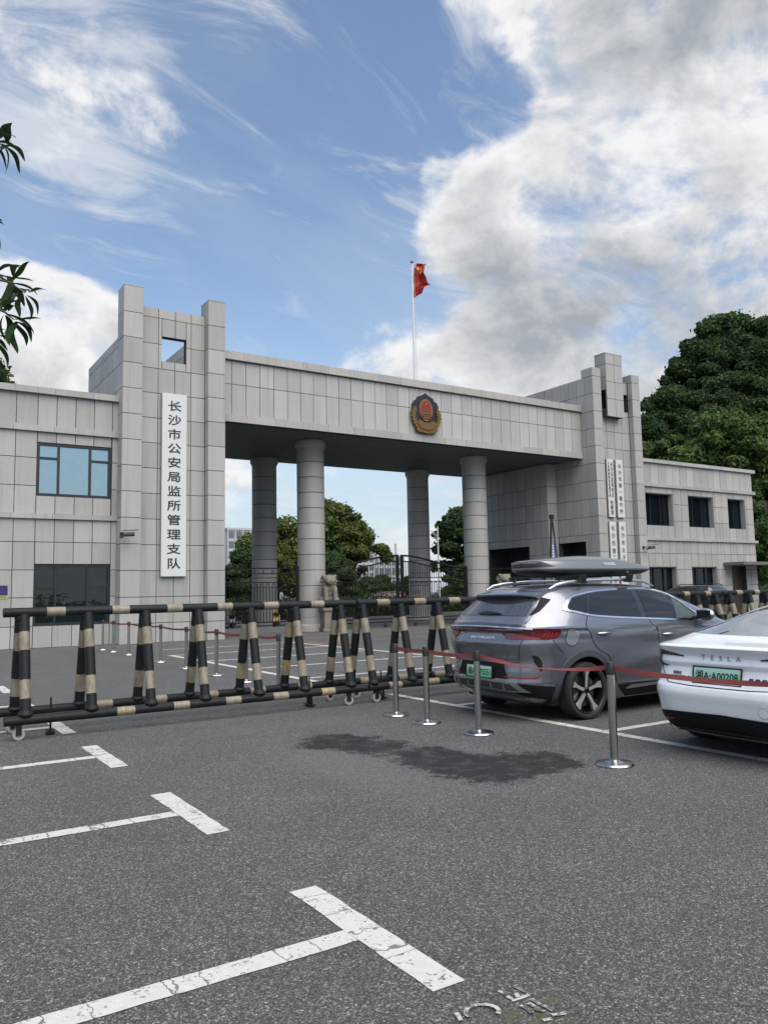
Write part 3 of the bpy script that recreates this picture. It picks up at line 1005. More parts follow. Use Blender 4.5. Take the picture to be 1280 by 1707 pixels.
# ---- cameras on brackets
def cctv(label, loc, rz):
    t = thing('security_camera', label, 'camera', loc, rz, 'security cameras on the gate towers')
    MB().tube([(0, .10, 0), (0, -.14, .02), (0, -.24, -.02)], .02, 8).box((-.06, .10, -.08), (.06, .13, .08)).obj('bracket', black_plastic, t)
    MB().tube([(-.02, -.24, -.03), (.30, -.34, -.01)], .075, 12).obj('housing', mat('cctv_grey', (.04, .04, .042), .45), t)
    MB().add([(-.06, -.14, .10), (.36, -.28, .115), (.42, -.46, .115), (0, -.34, .10), (-.06, -.14, .12), (.36, -.28, .135), (.42, -.46, .135), (0, -.34, .12)],
             [(0, 1, 2, 3), (4, 7, 6, 5), (0, 4, 5, 1), (1, 5, 6, 2), (2, 6, 7, 3), (3, 7, 4, 0)]).obj('sun_shield', black_plastic, t)
    MB().tube([(.302, -.341, -.01), (.315, -.345, -.01)], .058, 12).obj('lens', glass_dark, t)
    MB().tube([(-.1, -.20, -.06), (-.1, -.22, -.14)], .05, 10).obj('illuminator', black_plastic, t)
    return t


cctv('dark security camera on the left gate tower beside the wing window', (7.03, 27.27, 3.72), 0)
cctv('dark security camera on the right gate tower beside the wing', (33.72, 27.27, 3.66), 0)
nt = thing('notice_plate', 'small navy and yellow notice plate on the left wing wall', 'sign', (3.28, 27.995, 1.62))
MB().box((-.33, -.012, .10), (.34, .0, .42)).obj('navy_panel', mat('notice_navy', (.03, .02, .10), .4), nt)
MB().box((-.33, -.012, 0), (.34, .0, .095)).obj('yellow_panel', mat('notice_yellow', (.52, .47, .12), .5), nt)
MB().prism(ell(.11, .11, .26), -.016, -.013).obj('badge', white_board, nt)
lm = MB()
for q in range(5):
    lm.box((.06 + q * .052, -.016, .028), (.10 + q * .052, -.0125, .072))
lm.obj('small_print', letter_grey, nt)
# ------------------------------------------------------------------ fence, gate and lions
FY = 30.6


def picket_mesh(h, arch=True, w=.019):
    mb = MB()
    mb.tube([(0, 0, 0), (0, 0, h)], w, 6)
    if arch:
        mb.lathe([(0, 0), (.028, .02), (0, .05)], 6, c=(0, 0, h * .34)).lathe([(0, 0), (.028, .02), (0, .05)], 6, c=(0, 0, h * .62))
    return mb.mesh('picket', ironwork, False)


def arch_mesh(w, r=.014):
    pts = [(w / 2 + w / 2 * math.cos(a), 0, .10 * math.sin(a)) for a in [math.pi * i / 8 for i in range(9)]]
    return MB().tube(pts, r, 5).mesh('picket_arch', ironwork)


P_STD = picket_mesh(1.55)
A_STD = arch_mesh(.136)


def fence_bay(label, x0, x1):
    t = thing('iron_fence', label, 'fence', (x0, FY, 0))
    L = x1 - x0
    for z, h in ((2.66, .05), (2.44, .03), (2.27, .03), (2.07, .04), (.42, .05), (.28, .04)):
        MB().box((0, -.025, z), (L, .025, z + h)).obj('rail', ironwork, t)
    n = int(L / .136)
    for i in range(n + 1):
        ob('picket', P_STD, None, t, (i * .136 + .02, 0, .44))
        if i < n and i % 2 == 0:
            ob('picket_arch', A_STD, None, t, (i * .136 + .02, 0, 1.94))
    sm_ = picket_mesh(.17, False)
    for i in range(0, n + 1, 3):
        ob('baluster', sm_, None, t, (i * .136 + .02, 0, 2.46))
    for x in (0.0, L):
        MB().box((x - .05, -.05, 0), (x + .05, .05, 2.78)).obj('post', ironwork, t)
    MB().box((0, -.15, 0), (L, .15, .24)).obj('plinth', mat('kerb_stone', (.13, .13, .125), .85), t)
    return t


fence_bay('black iron fence panel between the left tower and the near left column', 10.80, 15.25)
fence_bay('black iron fence panel between the near right column and the right tower', 25.80, 29.70)


def gate_leaf(label, x0, x1, flip):
    t = thing('iron_gate', label, 'gate', (x0, FY, 0), 0, 'leaves of the iron driveway gate')
    L = x1 - x0
    def top(x, d=0.0):      # arched top: high at the centre post
        s = (x / L) if not flip else 1 - x / L
        return 2.72 + .56 * (.5 - .5 * math.cos(math.pi * min(1, max(0, s * 1.02)))) - d
    xs = [L * i / 22 for i in range(23)]
    MB().tube([(x, 0, top(x)) for x in xs], .045, 8).obj('arched_rail', ironwork, t)
    MB().tube([(x, 0, top(x, .27)) for x in xs], .03, 8).obj('arched_rail', ironwork, t)
    for z, h in ((2.22, .04), (2.05, .04), (.36, .05), (.22, .05)):
        MB().box((0, -.022, z), (L, .022, z + h)).obj('rail', ironwork, t)
    n = int(L / .136)
    for i in range(1, n):
        x = i * .136
        ob('picket', P_STD, None, t, (x, 0, .40), (0, 0, 0), (1, 1, 1.06))
        if i % 2 == 0: ob('picket_arch', A_STD, None, t, (x, 0, 1.94))
        hh_ = top(x, .27) - 2.25
        if hh_ > .1:
            ob('upper_bar', PANEL_CACHE.setdefault('ubar', MB().tube([(0, 0, 0), (0, 0, 1)], .017, 5).mesh('upper_bar', ironwork)), None, t, (x, 0, 2.25), (0, 0, 0), (1, 1, hh_))
    hx = 0.0 if not flip else L
    cx = L - .06 if not flip else .06
    MB().box((hx - .06, -.06, .12), (hx + .06, .06, 2.80)).obj('hinge_post', ironwork, t)
    MB().box((cx - .06, -.05, .12), (cx + .055, .05, 3.30)).obj('meeting_stile', ironwork, t)
    # scroll work beside the lock
    sc = MB()
    for s in (0, 1):
        for q in range(3):
            bx = cx + (.32 + .30 * q) * (1 if flip else -1)
            pts = [(bx + .12 * (1 - i / 22) * math.cos(i * .5 + s * math.pi), 0, 1.25 + s * .3 + .12 * (1 - i / 22) * math.sin(i * .5)) for i in range(20)]
            sc.tube(pts, .011, 5)
    sc.obj('scroll', ironwork, t)
    wl = MB()
    for x in (L * .2, L * .8):
        wl.lathe([(0, -.03), (.09, -.03), (.09, .03), (0, .03)], 14, 'y', (x, 0, .095))
    wl.obj('roller', rubber, t)
    return t


gate_leaf('left leaf of the arched black iron gate', 16.62, 20.48, False)
gate_leaf('right leaf of the arched black iron gate', 20.60, 24.42, True)


def evaluated(o):
    dg = bpy.context.evaluated_depsgraph_get()
    dg.update()
    me = bpy.data.meshes.new_from_object(o.evaluated_get(dg))
    return me


def lion(label, loc, rz):
    t = thing('stone_lion', label, 'statue', loc, rz, 'stone lions by the gate')
    MB().box((-.36, -.42, 0), (.36, .42, .16), bev=.02).box((-.30, -.36, .16), (.30, .36, .86), bev=.015).box((-.36, -.42, .86), (.36, .42, 1.02), bev=.02).box((-.30, -.37, 1.02), (.30, .37, 1.12), bev=.02).obj('pedestal', granite, t)
    if 'lion' not in PANEL_CACHE:
        bm = bmesh.new()
        def ball(c, r, s=(1, 1, 1)):
            bmesh.ops.create_icosphere(bm, subdivisions=3, radius=r, matrix=Matrix.Translation(c) @ Matrix.Diagonal((*s, 1)))
        ball((0, .16, 1.36), .27, (1, 1.05, .95)); ball((0, .05, 1.62), .22, (1, .9, 1.25)); ball((0, -.02, 1.80), .20, (1.15, .9, 1))
        ball((0, -.10, 2.16), .22, (1.05, .95, 1)); ball((0, -.27, 2.08), .13, (1.2, .9, .8)); ball((0, -.28, 1.99), .10, (1.1, .8, .5))
        ball((0, -.17, 2.30), .10, (1.5, .8, .7)); ball((0, -.35, 2.13), .05)
        for s in (-1, 1):
            ball((s * .20, -.04, 2.32), .065); ball((s * .10, -.27, 2.20), .045)
            for i in range(6):
                a = R_(20 + i * 38)
                ball((s * .21 * abs(math.sin(a)) + s * .03, .04 + .05 * math.cos(a), 2.12 + .20 * math.cos(a)), .075)
            for i in range(5):
                ball((s * .17, -.07 + .03 * i, 1.98 - .07 * i), .075)
            for i in range(9):       # fore legs
                ball((s * .16, -.19 - .01 * i, 1.80 - i * .078), .085 - .002 * i)
            ball((s * .16, -.31, 1.17), .10, (1, 1.3, .7))
            ball((s * .24, .06, 1.30), .17, (.7, 1.1, 1)); ball((s * .26, -.12, 1.17), .09, (1, 1.4, .7))
        for i in range(7):
            ball((0, .36 + .02 * math.sin(i), 1.25 + i * .07), .07)
        me0 = bpy.data.meshes.new('lion_rough'); bm.to_mesh(me0); bm.free()
        o = bpy.data.objects.new('lion_rough', me0); col.objects.link(o)
        rm = o.modifiers.new('r', 'REMESH'); rm.mode = 'VOXEL'; rm.voxel_size = .024; rm.use_smooth_shade = True
        sm_ = o.modifiers.new('s', 'SMOOTH'); sm_.iterations = 3
        me = evaluated(o); bpy.data.objects.remove(o); me.name = 'lion_body'
        me.materials.clear(); me.materials.append(granite)
        PANEL_CACHE['lion'] = me
    ob('lion_body', PANEL_CACHE['lion'], None, t, scale=(1.28, 1.2, 1.0))
    MB().lathe([(0, -.12), (.07, -.09), (.105, 0), (.07, .09), (0, .12)], 14, c=(.19, -.40, 1.22)).obj('ball', granite, t, True)
    return t


lion('seated stone lion on pedestal beside the near left column', (16.18, 29.5, 0), R_(-14))
lion('seated stone lion on pedestal right of the near right column', (25.92, 29.5, 0), R_(-14))

# raised folding arm of the vehicle barrier
bo = thing('boom_barrier', 'raised folding barrier arm in front of the right gate tower wall', 'barrier', (28.0, 28.2, 0))
MB().box((-.18, -.18, 0), (.18, .18, 1.05), bev=.02).obj('cabinet', mat('cabinet_orange', (.25, .10, .02), .5), bo)
MB().tube([(-.10, 0, 1.0), (-.16, 0, 3.1), (-.02, 0, 5.15)], .055, 8).obj('lower_arm', black_plastic, bo)
MB().tube([(.02, 0, 5.15), (.14, 0, 4.2), (.34, 0, 2.4)], .04, 8, mis=[0, 1]).obj('upper_arm', [black_plastic, mat('arm_blue', (.02, .06, .20), .5)], bo)
MB().box((-.14, -.05, 5.02), (.14, .05, 5.25), bev=.02).obj('elbow', black_plastic, bo)
lb = MB()
for i in range(15):
    lb.box((-.085 + .0, -.075, 1.8 + i * .135), (-.02, -.055, 1.86 + i * .135))
lb.obj('light_strip', mat('white_diode', (.75, .75, .75), .4), bo)
MB().box((-.06, .06, 1.2), (.26, .075, 3.9)).obj('arm_screen', mat('screen_cloth', (.26, .27, .32), .8), bo)

# ------------------------------------------------------------------ rolling road barriers
BYC = 10.2
def band_tube(p0, p1, r, bands, n=14):
    """tube from p0 to p1 with painted bands given as fractions of its length"""
    p0, p1 = Vector(p0), Vector(p1)
    cuts = sorted({0.0, 1.0, *[c for b_ in bands for c in b_]})
    mis = []
    for a, c in zip(cuts[:-1], cuts[1:]):
        m_ = (a + c) / 2
        mis.append(1 if any(b_[0] <= m_ <= b_[1] for b_ in bands) else 0)
    return MB().tube([p0.lerp(p1, c) for c in cuts], r, n, mis=mis)


LEGS = {}


def road_barrier(label, x0, L, frames, bands, casters, jacks=(), lead=0.0):
    t = thing('road_barrier', label, 'barrier', (x0, BYC, 0), 0, 'black and cream rolling road barriers')
    bd = lambda s: [((a - x0) / L, (b - x0) / L) for a, b in bands if s <= a and b < x0 + L]
    two = [bar_black, bar_band]
    band_tube((0, 0, 1.43), (L, 0, 1.43), .055, bd(-99), 18).obj('top_rail', two, t, True)
    band_tube((0, -.30, .22), (L, -.30, .22), .052, bd(x0 + lead), 16).obj('bottom_rail', two, t, True)
    band_tube((-.2, .28, .25), (L - .1, .28, .25), .052, [(a + .01, b + .01) for a, b in bd(x0 + lead)], 16).obj('bottom_rail', two, t, True)
    if not LEGS:
        def leg(yb):
            f = lambda z: (1.40 - z) / (1.40 - .25)
            return band_tube((0, -.01 if yb < 0 else .01, 1.40), (0, yb, .25), .06, [(f(1.20), f(.99)), (f(.66), f(.45))], 14).lathe([(.058, -.035), (.074, -.02), (.082, .0), (.070, .03), (.058, .045)], 12, c=(0, yb * .985, .285)).lathe([(.056, -.05), (.068, -.03), (.066, .0)], 12, c=(0, 0, 1.385)).mesh('leg', two, True)
        LEGS['f'] = leg(-.30); LEGS['b'] = leg(.28)
        LEGS['w'] = MB().lathe([(.064, -.02), (.058, -.022), (.028, -.016), (.028, .016), (.058, .022), (.064, .02), (.064, -.02)], 18, 'y').mesh('wheel', mat('caster_grey', (.30, .30, .29), .6), True)
        LEGS['fork'] = MB().box((-.03, -.035, -.01), (.03, -.027, .11)).box((-.03, .027, -.01), (.03, .035, .11)).box((-.045, -.045, .10), (.045, .045, .115)).tube([(0, -.04, 0), (0, .04, 0)], .012, 6).mesh('fork', bar_black)
        LEGS['jack'] = MB().tube([(0, 0, .03), (0, 0, .42)], .011, 6).box((-.07, -.03, .17), (.07, .03, .185)).box((-.10, -.012, .03), (-.07, .012, .18)).box((.07, -.012, .03), (.10, .012, .18)).box((-.13, -.05, .02), (.13, .05, .035)).mesh('jack', bar_black)
    for x in frames:
        tw = rnd.uniform(-.012, .012)
        ob('leg', LEGS['f'], None, t, (x - x0 + tw, 0, 0)); ob('leg', LEGS['b'], None, t, (x - x0 - tw * .5 - .03, 0, 0))
    for x in casters:
        for y in (-.28, .29):
            fk = ob('caster', LEGS['fork'], None, t, (x - x0, y, .067), (0, 0, rnd.uniform(-.5, .5)))
            ob('wheel', LEGS['w'], None, fk, (0, 0, 0))
    for x in jacks:
        ob('jack', LEGS['jack'], None, t, (x - x0, -.02, 0), (0, 0, R_(80)))
    return t


b1 = [(1.75, 1.96), (2.51, 2.72), (3.20, 3.40), (3.88, 4.09), (4.55, 4.77), (5.28, 5.49)]
road_barrier('leftmost rolling road barrier, in front of the left wing window', 1.28, 4.74, (1.50, 2.23, 2.94, 3.63, 4.35, 5.03, 5.76), b1, (1.44, 5.74), (1.82, 5.25), lead=1.0)
b2 = [(6.40, 6.62), (7.08, 7.30), (7.76, 7.98), (8.45, 8.66), (9.15, 9.36), (9.85, 10.06)]
road_barrier('rolling road barrier running behind the grey car, in front of the gate', 6.06, 4.74, (6.14, 6.84, 7.55, 8.24, 8.95, 9.66, 10.40), b2, (6.20, 10.4), (6.45,))
b3 = [(11.2, 11.4), (11.85, 12.05), (12.55, 12.75), (13.66, 13.84), (14.35, 14.52)]
road_barrier('rolling road barrier to the right of the grey car mirror', 10.84, 4.06, (11.0, 11.65, 12.4, 13.35, 14.08, 14.72), b3, (11.1, 14.6))
b4 = [(15.42, 15.62), (16.06, 16.24), (16.8, 17.0), (17.5, 17.7), (18.2, 18.4)]
road_barrier('rightmost rolling road barrier, above the white car roof', 14.93, 4.7, (15.18, 15.87, 16.49, 17.2, 17.9, 18.6, 19.3), b4, (15.1, 19.4))

# ------------------------------------------------------------------ stanchions
ST = {}


def stanchion(label, x, y, nxt=None, sag=.04, twist=0.0, group=None, bw=.042, h=.91):
    t = thing('stanchion', label, 'stanchion', (x, y, 0), 0, group)
    if not ST:
        ST['base'] = MB().lathe([(0, 0), (.168, 0), (.170, .012), (.160, .026), (.10, .034), (.055, .040), (.045, .05), (.038, .052), (0, .052)], 32).mesh('base', steel, True)
        ST['post'] = MB().lathe([(.036, .045), (.036, .802)], 20).mesh('post', steel, True)
        ST['head'] = MB().lathe([(.037, .80), (.041, .805), (.041, .905), (.036, .915), (0, .916)], 20).mesh('head', black_plastic, True)
    ob('base', ST['base'], None, t); ob('post', ST['post'], None, t)
    ob('head', ST['head'], None, t)
    if nxt is not None:
        d = Vector((nxt[0] - x, nxt[1] - y, 0)); L = d.length; d.normalize()
        n = 24
        v = []; f = []
        side = Vector((-d.y, d.x, 0))
        for i in range(n + 1):
            s = i / n
            z = .86 - sag * 4 * s * (1 - s)
            a = twist * math.sin(math.pi * s)
            p = d * (.04 + (L - .08) * s) + Vector((0, 0, z))
            e = Vector((0, 0, 1)) * math.cos(a) + side * math.sin(a)
            nn = side * math.cos(a) - Vector((0, 0, 1)) * math.sin(a)
            for q in (-1, 1):
                for w in (-1, 1):
                    v.append(p + e * (bw / 2 * q) + nn * (.0015 * w))
        for i in range(n):
            k0, k1 = 4 * i, 4 * i + 4
            f += [(k0, k1, k1 + 2, k0 + 2), (k0 + 1, k0 + 3, k1 + 3, k1 + 1), (k0, k0 + 1, k1 + 1, k1), (k0 + 2, k1 + 2, k1 + 3, k0 + 3)]
        MB().add(v, f).obj('belt', belt_m, t, True)
    return t


g1 = 'belt stanchions behind the parked cars'
sp_ = [(5.73, 8.69), (5.68, 7.94), (5.70, 6.99), (5.65, 5.03), (5.62, 3.2)]
labs = ['steel belt stanchion furthest from the camera in the near row, right of the barrier wheels', 'second near steel stanchion, left of the grey car plate', 'steel stanchion standing in front of the grey car number plate',
        'nearest steel stanchion, in front of the white car corner']
for i in range(4):
    stanchion(labs[i], *sp_[i], nxt=sp_[i + 1], sag=(.01, .02, .07, .03)[i], twist=(0.1, .2, 1.45, .5)[i], group=g1)
stanchion('steel stanchion that holds the belt end behind the white car', *sp_[4], group=g1)
g2 = 'belt stanchions beyond the road barrier'
fs = [(5.80, 12.37), (5.80, 13.75), (5.80, 15.25), (5.84, 17.19), (5.92, 19.3), (5.98, 22.4), (5.96, 24.0), (5.95, 25.2)]
fl = ['first far stanchion, seen just beyond the barrier legs near the gate column', 'second far stanchion beyond the barrier, nearly hidden by a leg', 'third far stanchion beyond the barrier, before the tower base', 'fourth far stanchion beyond the barrier, below the name board',
      'fifth far stanchion beyond the barrier, left below the name board', 'sixth far stanchion, beside the wing corner', 'seventh far stanchion, in front of the dark lower window', 'last far stanchion, closest to the stone wing']
for i, p in enumerate(fs):
    stanchion(fl[i], *p, nxt=fs[i + 1] if i + 1 < len(fs) else None, sag=.03, group=g2)
# ------------------------------------------------------------------ cars
def pchip(xs, ys):
    xs = np.array(xs, float); ys = np.array(ys, float)
    h = np.diff(xs); d = np.diff(ys) / h
    m = np.zeros_like(ys)
    for i in range(1, len(xs) - 1):
        if d[i - 1] * d[i] > 0:
            w1, w2 = 2 * h[i] + h[i - 1], h[i] + 2 * h[i - 1]
            m[i] = (w1 + w2) / (w1 / d[i - 1] + w2 / d[i])
    m[0], m[-1] = d[0], d[-1]
    def f(x):
        x = min(max(x, xs[0]), xs[-1])
        i = min(max(int(np.searchsorted(xs, x)) - 1, 0), len(h) - 1)
        t = (x - xs[i]) / h[i]
        return float((2*t**3 - 3*t**2 + 1) * ys[i] + (t**3 - 2*t**2 + t) * h[i] * m[i] + (-2*t**3 + 3*t**2) * ys[i+1] + (t**3 - t**2) * h[i] * m[i+1])
    return f


class Shell:
    """a car body as a stack of rounded plan outlines; x forward from the tail, y to the left, z up"""
    def __init__(s, table, n, mod=None, rmod=None):
        z = [r[0] for r in table]
        s.z0, s.z1 = z[0], z[-1]
        s.rows = z
        s.fr, s.ff, s.fw = (pchip(z, [r[k] for r in table]) for k in (1, 2, 3))
        s.n = n; s.mod = mod; s.rmod = rmod

    def pt(s, t, z):
        """t: 0 at the tail centre, pi/2 at the right side, pi at the nose centre (negative: left side)"""
        xr, xf, hw = s.fr(z), s.ff(z), s.fw(z)
        xc, a = (xr + xf) / 2, (xf - xr) / 2
        c, q = math.cos(t), math.sin(t)
        x = xc - a * math.copysign(abs(c) ** (2 / s.n), c)
        y = -hw * math.copysign(abs(q) ** (2 / s.n), q)
        if s.mod: y += math.copysign(s.mod(x, z) * abs(y / hw) ** 8, y)
        if s.rmod and c > 0: x += s.rmod(y, z) * abs(c) ** .5
        return Vector((x, y, z))

    def t_of(s, mode, u, z):
        xr, xf, hw = s.fr(z), s.ff(z), s.fw(z)
        xc, a = (xr + xf) / 2, (xf - xr) / 2
        if mode == 'y':
            v = min(abs(u) / hw, .9999) ** (s.n / 2)
            return math.copysign(math.asin(v), -u)
        lo, hi = 0.0, math.pi
        for _ in range(34):
            m_ = (lo + hi) / 2
            c, q = math.cos(m_), math.sin(m_)
            x = xc - a * math.copysign(abs(c) ** (2 / s.n), c); y = -hw * abs(q) ** (2 / s.n)
            if (x - xr) - (y + hw) < u: lo = m_
            else: hi = m_
        return (lo + hi) / 2

    def at(s, mode, u, z, off=0.0, mirror=False):
        t = s.t_of(mode, u, z)
        e = .004
        p = s.pt(t, z)
        n = (s.pt(t + e, z) - s.pt(t - e, z)).cross(s.pt(t, min(z + e, s.z1)) - s.pt(t, max(z - e, s.z0)))
        n.normalize()
        c = Vector((2.2, 0, .6))
        if n.dot(p - c) < 0: n = -n
        p = p + n * off
        if mirror: p.y = -p.y
        return p

    def mesh(s, name, nt=160, extra=()):
        zs = sorted(set([s.z0 + (s.z1 - s.z0) * i / 70 for i in range(71)] + list(s.rows)))
        zs = [z for i, z in enumerate(zs) if i == 0 or z - zs[i - 1] > .004]
        ts = []
        for i in range(nt):
            w = 2 * math.pi * i / nt
            ts.append(w)
        # denser sampling round the corners, where the superellipse turns
        tt = sorted(ts + [k * math.pi / 2 + s_ * (10 ** -e) for k in range(4) for s_ in (1, -1) for e in (.9, 1.2, 1.5, 1.9, 2.4, 3.0)])
        v = []; f = []
        n = len(tt)
        for z in zs:
            for t in tt: v.append(s.pt(t, z))
        for i in range(len(zs) - 1):
            for j in range(n):
                a, b = i * n + j, i * n + (j + 1) % n
                f.append((a, b, b + n, a + n))
        f.append(tuple(range(n))[::-1]); f.append(tuple(range((len(zs) - 1) * n, len(zs) * n)))
        return v, f


def patch(S, name, poly, mode, m, parent, off=.004, thick=.010, step=.05, mirror=False, both=False, loc=None):
    """a piece of the skin bounded by a polygon, laid on the shell with its own thickness"""
    bm = bmesh.new()
    bm.faces.new([bm.verts.new((u, z, 0)) for u, z in poly])
    us = [p[0] for p in poly]; zs = [p[1] for p in poly]
    def cuts(a, b): return [a + (b - a) * i / max(1, math.ceil((b - a) / step)) for i in range(1, max(1, math.ceil((b - a) / step)))]
    for u in cuts(min(us), max(us)):
        bmesh.ops.bisect_plane(bm, geom=bm.verts[:] + bm.edges[:] + bm.faces[:], plane_co=(u, 0, 0), plane_no=(1, 0, 0))
    for z in cuts(min(zs), max(zs)):
        bmesh.ops.bisect_plane(bm, geom=bm.verts[:] + bm.edges[:] + bm.faces[:], plane_co=(0, z, 0), plane_no=(0, 1, 0))
    bmesh.ops.triangulate(bm, faces=[f for f in bm.faces if len(f.verts) > 4])
    bm.verts.index_update()
    nv = len(bm.verts)
    outer = [S.at(mode, w.co.x, w.co.y, off, mirror) for w in bm.verts]
    inner = [S.at(mode, w.co.x, w.co.y, off - thick, mirror) for w in bm.verts]
    f = [tuple(w.index for w in q.verts) for q in bm.faces]
    for e in bm.edges:
        if len(e.link_faces) == 1:
            a, b = e.verts[0].index, e.verts[1].index
            f.append((a, b, b + nv, a + nv))
    bm.free()
    mb = MB().add(outer + inner, f)
    me = mb.mesh(name, m, True)
    return ob(name, me, None, parent)


def ribbon(S, name, line, mode, w, m, parent, off=.003, thick=.004, mirror=False):
    """a strip that follows a polyline on the shell"""
    pts = []
    for (a, b) in zip(line[:-1], line[1:]):
        k = max(1, int(max(abs(b[0] - a[0]), abs(b[1] - a[1])) / .03))
        pts += [(a[0] + (b[0] - a[0]) * i / k, a[1] + (b[1] - a[1]) * i / k) for i in range(k)]
    pts.append(line[-1])
    v = []; f = []
    for i, p in enumerate(pts):
        q0, q1 = pts[max(0, i - 1)], pts[min(len(pts) - 1, i + 1)]
        dx, dz = q1[0] - q0[0], q1[1] - q0[1]
        l = math.hypot(dx, dz) or 1
        nx, nz = -dz / l * w / 2, dx / l * w / 2
        v += [S.at(mode, p[0] + nx, p[1] + nz, off, mirror), S.at(mode, p[0] - nx, p[1] - nz, off, mirror),
              S.at(mode, p[0] + nx, p[1] + nz, off - thick, mirror), S.at(mode, p[0] - nx, p[1] - nz, off - thick, mirror)]
    for i in range(len(pts) - 1):
        k0, k1 = 4 * i, 4 * i + 4
        f += [(k0, k0 + 1, k1 + 1, k1), (k0, k1, k1 + 2, k0 + 2), (k0 + 1, k0 + 3, k1 + 3, k1 + 1)]
    e = 4 * (len(pts) - 1)
    f += [(0, 2, 3, 1), (e, e + 1, e + 3, e + 2)]
    return ob(name, MB().add(v, f).mesh(name, m, True), None, parent)


def body(S, name, m, parent, arches, r=.40, yin=.56, nt=160):
    v, f = S.mesh(name, nt)
    me = mesh(name, v, f, True, [m])
    o = ob(name, me, None, parent)
    cutters = []
    for (x, z) in arches:
        for s_ in (-1, 1):
            cb = MB().lathe([(0, s_ * yin), (r, s_ * yin), (r, s_ * 1.3), (0, s_ * 1.3)], 40, 'y', (x, 0, z))
            co = bpy.data.objects.new('cutter', cb.mesh('cutter', None)); col.objects.link(co); co.parent = parent
            md = o.modifiers.new('b', 'BOOLEAN'); md.operation = 'DIFFERENCE'; md.object = co; md.solver = 'EXACT'
            cutters.append(co)
    me2 = evaluated(o)
    o.modifiers.clear()
    o.data = me2
    me2.materials.clear(); me2.materials.append(m)
    me2.set_sharp_from_angle(angle=R_(42))
    for c in cutters: bpy.data.objects.remove(c)
    return o


def b_carpaint(base, flake=.0):
    def f(g, b):
        geo = g.n('ShaderNodeNewGeometry').outputs['Position']
        d = g.noise(geo, 2.2, 5, .6)
        g.put(b.inputs['Base Color'], g.mix(g.m('MULTIPLY', g.rng(d, .4, .8), .16), base, (.15, .15, .15)))
        g.put(b.inputs['Roughness'], g.m('ADD', .17, g.m('MULTIPLY', d, .14)))
    return f


paint_grey = mat('car_paint_slate_grey', (.15, .155, .185), .30, metal=.75, coat=1, build=b_carpaint((.205, .213, .242)))
paint_white = mat('car_paint_white', (.78, .79, .80), .3, metal=0, coat=1, build=b_carpaint((.80, .82, .84)))
paint_black = mat('car_paint_black', (.01, .011, .013), .2, coat=1)
chrome_m = mat('chrome', (.80, .81, .82), .10, metal=1)
satin = mat('satin_silver', (.55, .56, .57), .28, metal=1)
tint_m = mat('tinted_car_glass', (.010, .011, .013), .05, spec=.6)
tint_rear = mat('rear_car_glass', (.03, .034, .04), .02, spec=.5, ior=2.3)
gloss_black = mat('gloss_black', (.006, .006, .007), .08, coat=1)
trim_black = mat('unpainted_trim', (.010, .010, .011), .6, spec=.18)
lamp_red = mat('lamp_dark_red', (.09, .006, .010), .10, coat=1)
lamp_bright = mat('lamp_red', (.30, .010, .014), .15, coat=1)
reflector = mat('reflector_red', (.22, .012, .016), .2)
alloy = mat('alloy_silver', (.50, .50, .49), .32, metal=.6)
alloy_dark = mat('alloy_dark', (.02, .02, .021), .35, metal=.6)
brake = mat('brake_disc', (.18, .18, .18), .4, metal=1)


def b_plate(g, b):
    z = g.n('ShaderNodeSeparateXYZ', {0: g.n('ShaderNodeTexCoord').outputs['Object']}).outputs[2]
    g.put(b.inputs['Base Color'], g.mix(g.rng(z, .01, .14, smooth=False), (.06, .42, .20), (.46, .66, .56)))


plate_green = mat('number_plate_green', rough=.35, build=b_plate)
tyre_m = mat('tyre', (.016, .016, .017), .75)


def wheel(parent, x, y, r, side, style=5):
    """wheel: the visible face looks to side (-1 right, +1 left)"""
    w = bpy.data.objects.new('wheel', None); w.location = (x, y, r); link(w, parent)
    s = side
    t = [(r * .78, -.10), (r * .86, -.118), (r * .95, -.115), (r * .995, -.085), (r, -.04), (r, .04), (r * .995, .085), (r * .95, .115), (r * .86, .118), (r * .78, .10)]
    ty = MB().lathe(t, 48, 'y')
    ty.obj('tyre', tyre_m, w, True)
    rm = MB().lathe([(r * .80, .105 * s), (r * .785, .115 * s), (r * .755, .105 * s), (r * .74, .06 * s), (r * .72, -.08 * s)], 48, 'y')
    rm.obj('rim', alloy_dark, w, True)
    MB().lathe([(0, .0), (r * .56, .0), (r * .56, .02 * s), (0, .02 * s)], 36, 'y').obj('brake_disc', brake, w, True)
    sp = MB(); spd = MB()
    for k in range(style):
        a = 2 * math.pi * k / style + .31
        def P(rad, da, y_): return (rad * math.cos(a + da), y_ * s, rad * math.sin(a + da))
        rr = r * .765
        # each spoke: a broad blade that widens to the rim
        outl = [(.045, -.55), (.10, -.22), (.18, -.17), (rr, -.24), (rr, .10), (.18, .04), (.10, .18), (.045, .55)]
        v = [P(q, d, .092 - .02 * (1 - q / rr)) for q, d in outl] + [P(q, d, .05) for q, d in outl]
        n = len(outl)
        sp.add(v, [tuple(range(n))] + [(i, (i + 1) % n, (i + 1) % n + n, i + n) for i in range(n)])
        out2 = [(.05, .40), (.16, .10), (rr, .22), (rr, .30), (.16, .22), (.05, .8)]
        v = [P(q, d, .080) for q, d in out2] + [P(q, d, .045) for q, d in out2]
        n = len(out2)
        spd.add(v, [tuple(range(n))] + [(i, (i + 1) % n, (i + 1) % n + n, i + n) for i in range(n)])
    sp.obj('spokes', alloy, w)
    spd.obj('spokes', alloy_dark, w)
    MB().lathe([(0, .098 * s), (.032, .097 * s), (.036, .085 * s), (.036, .06 * s), (0, .06 * s)], 20, 'y').obj('hub_cap', gloss_black, w, True)
    return w


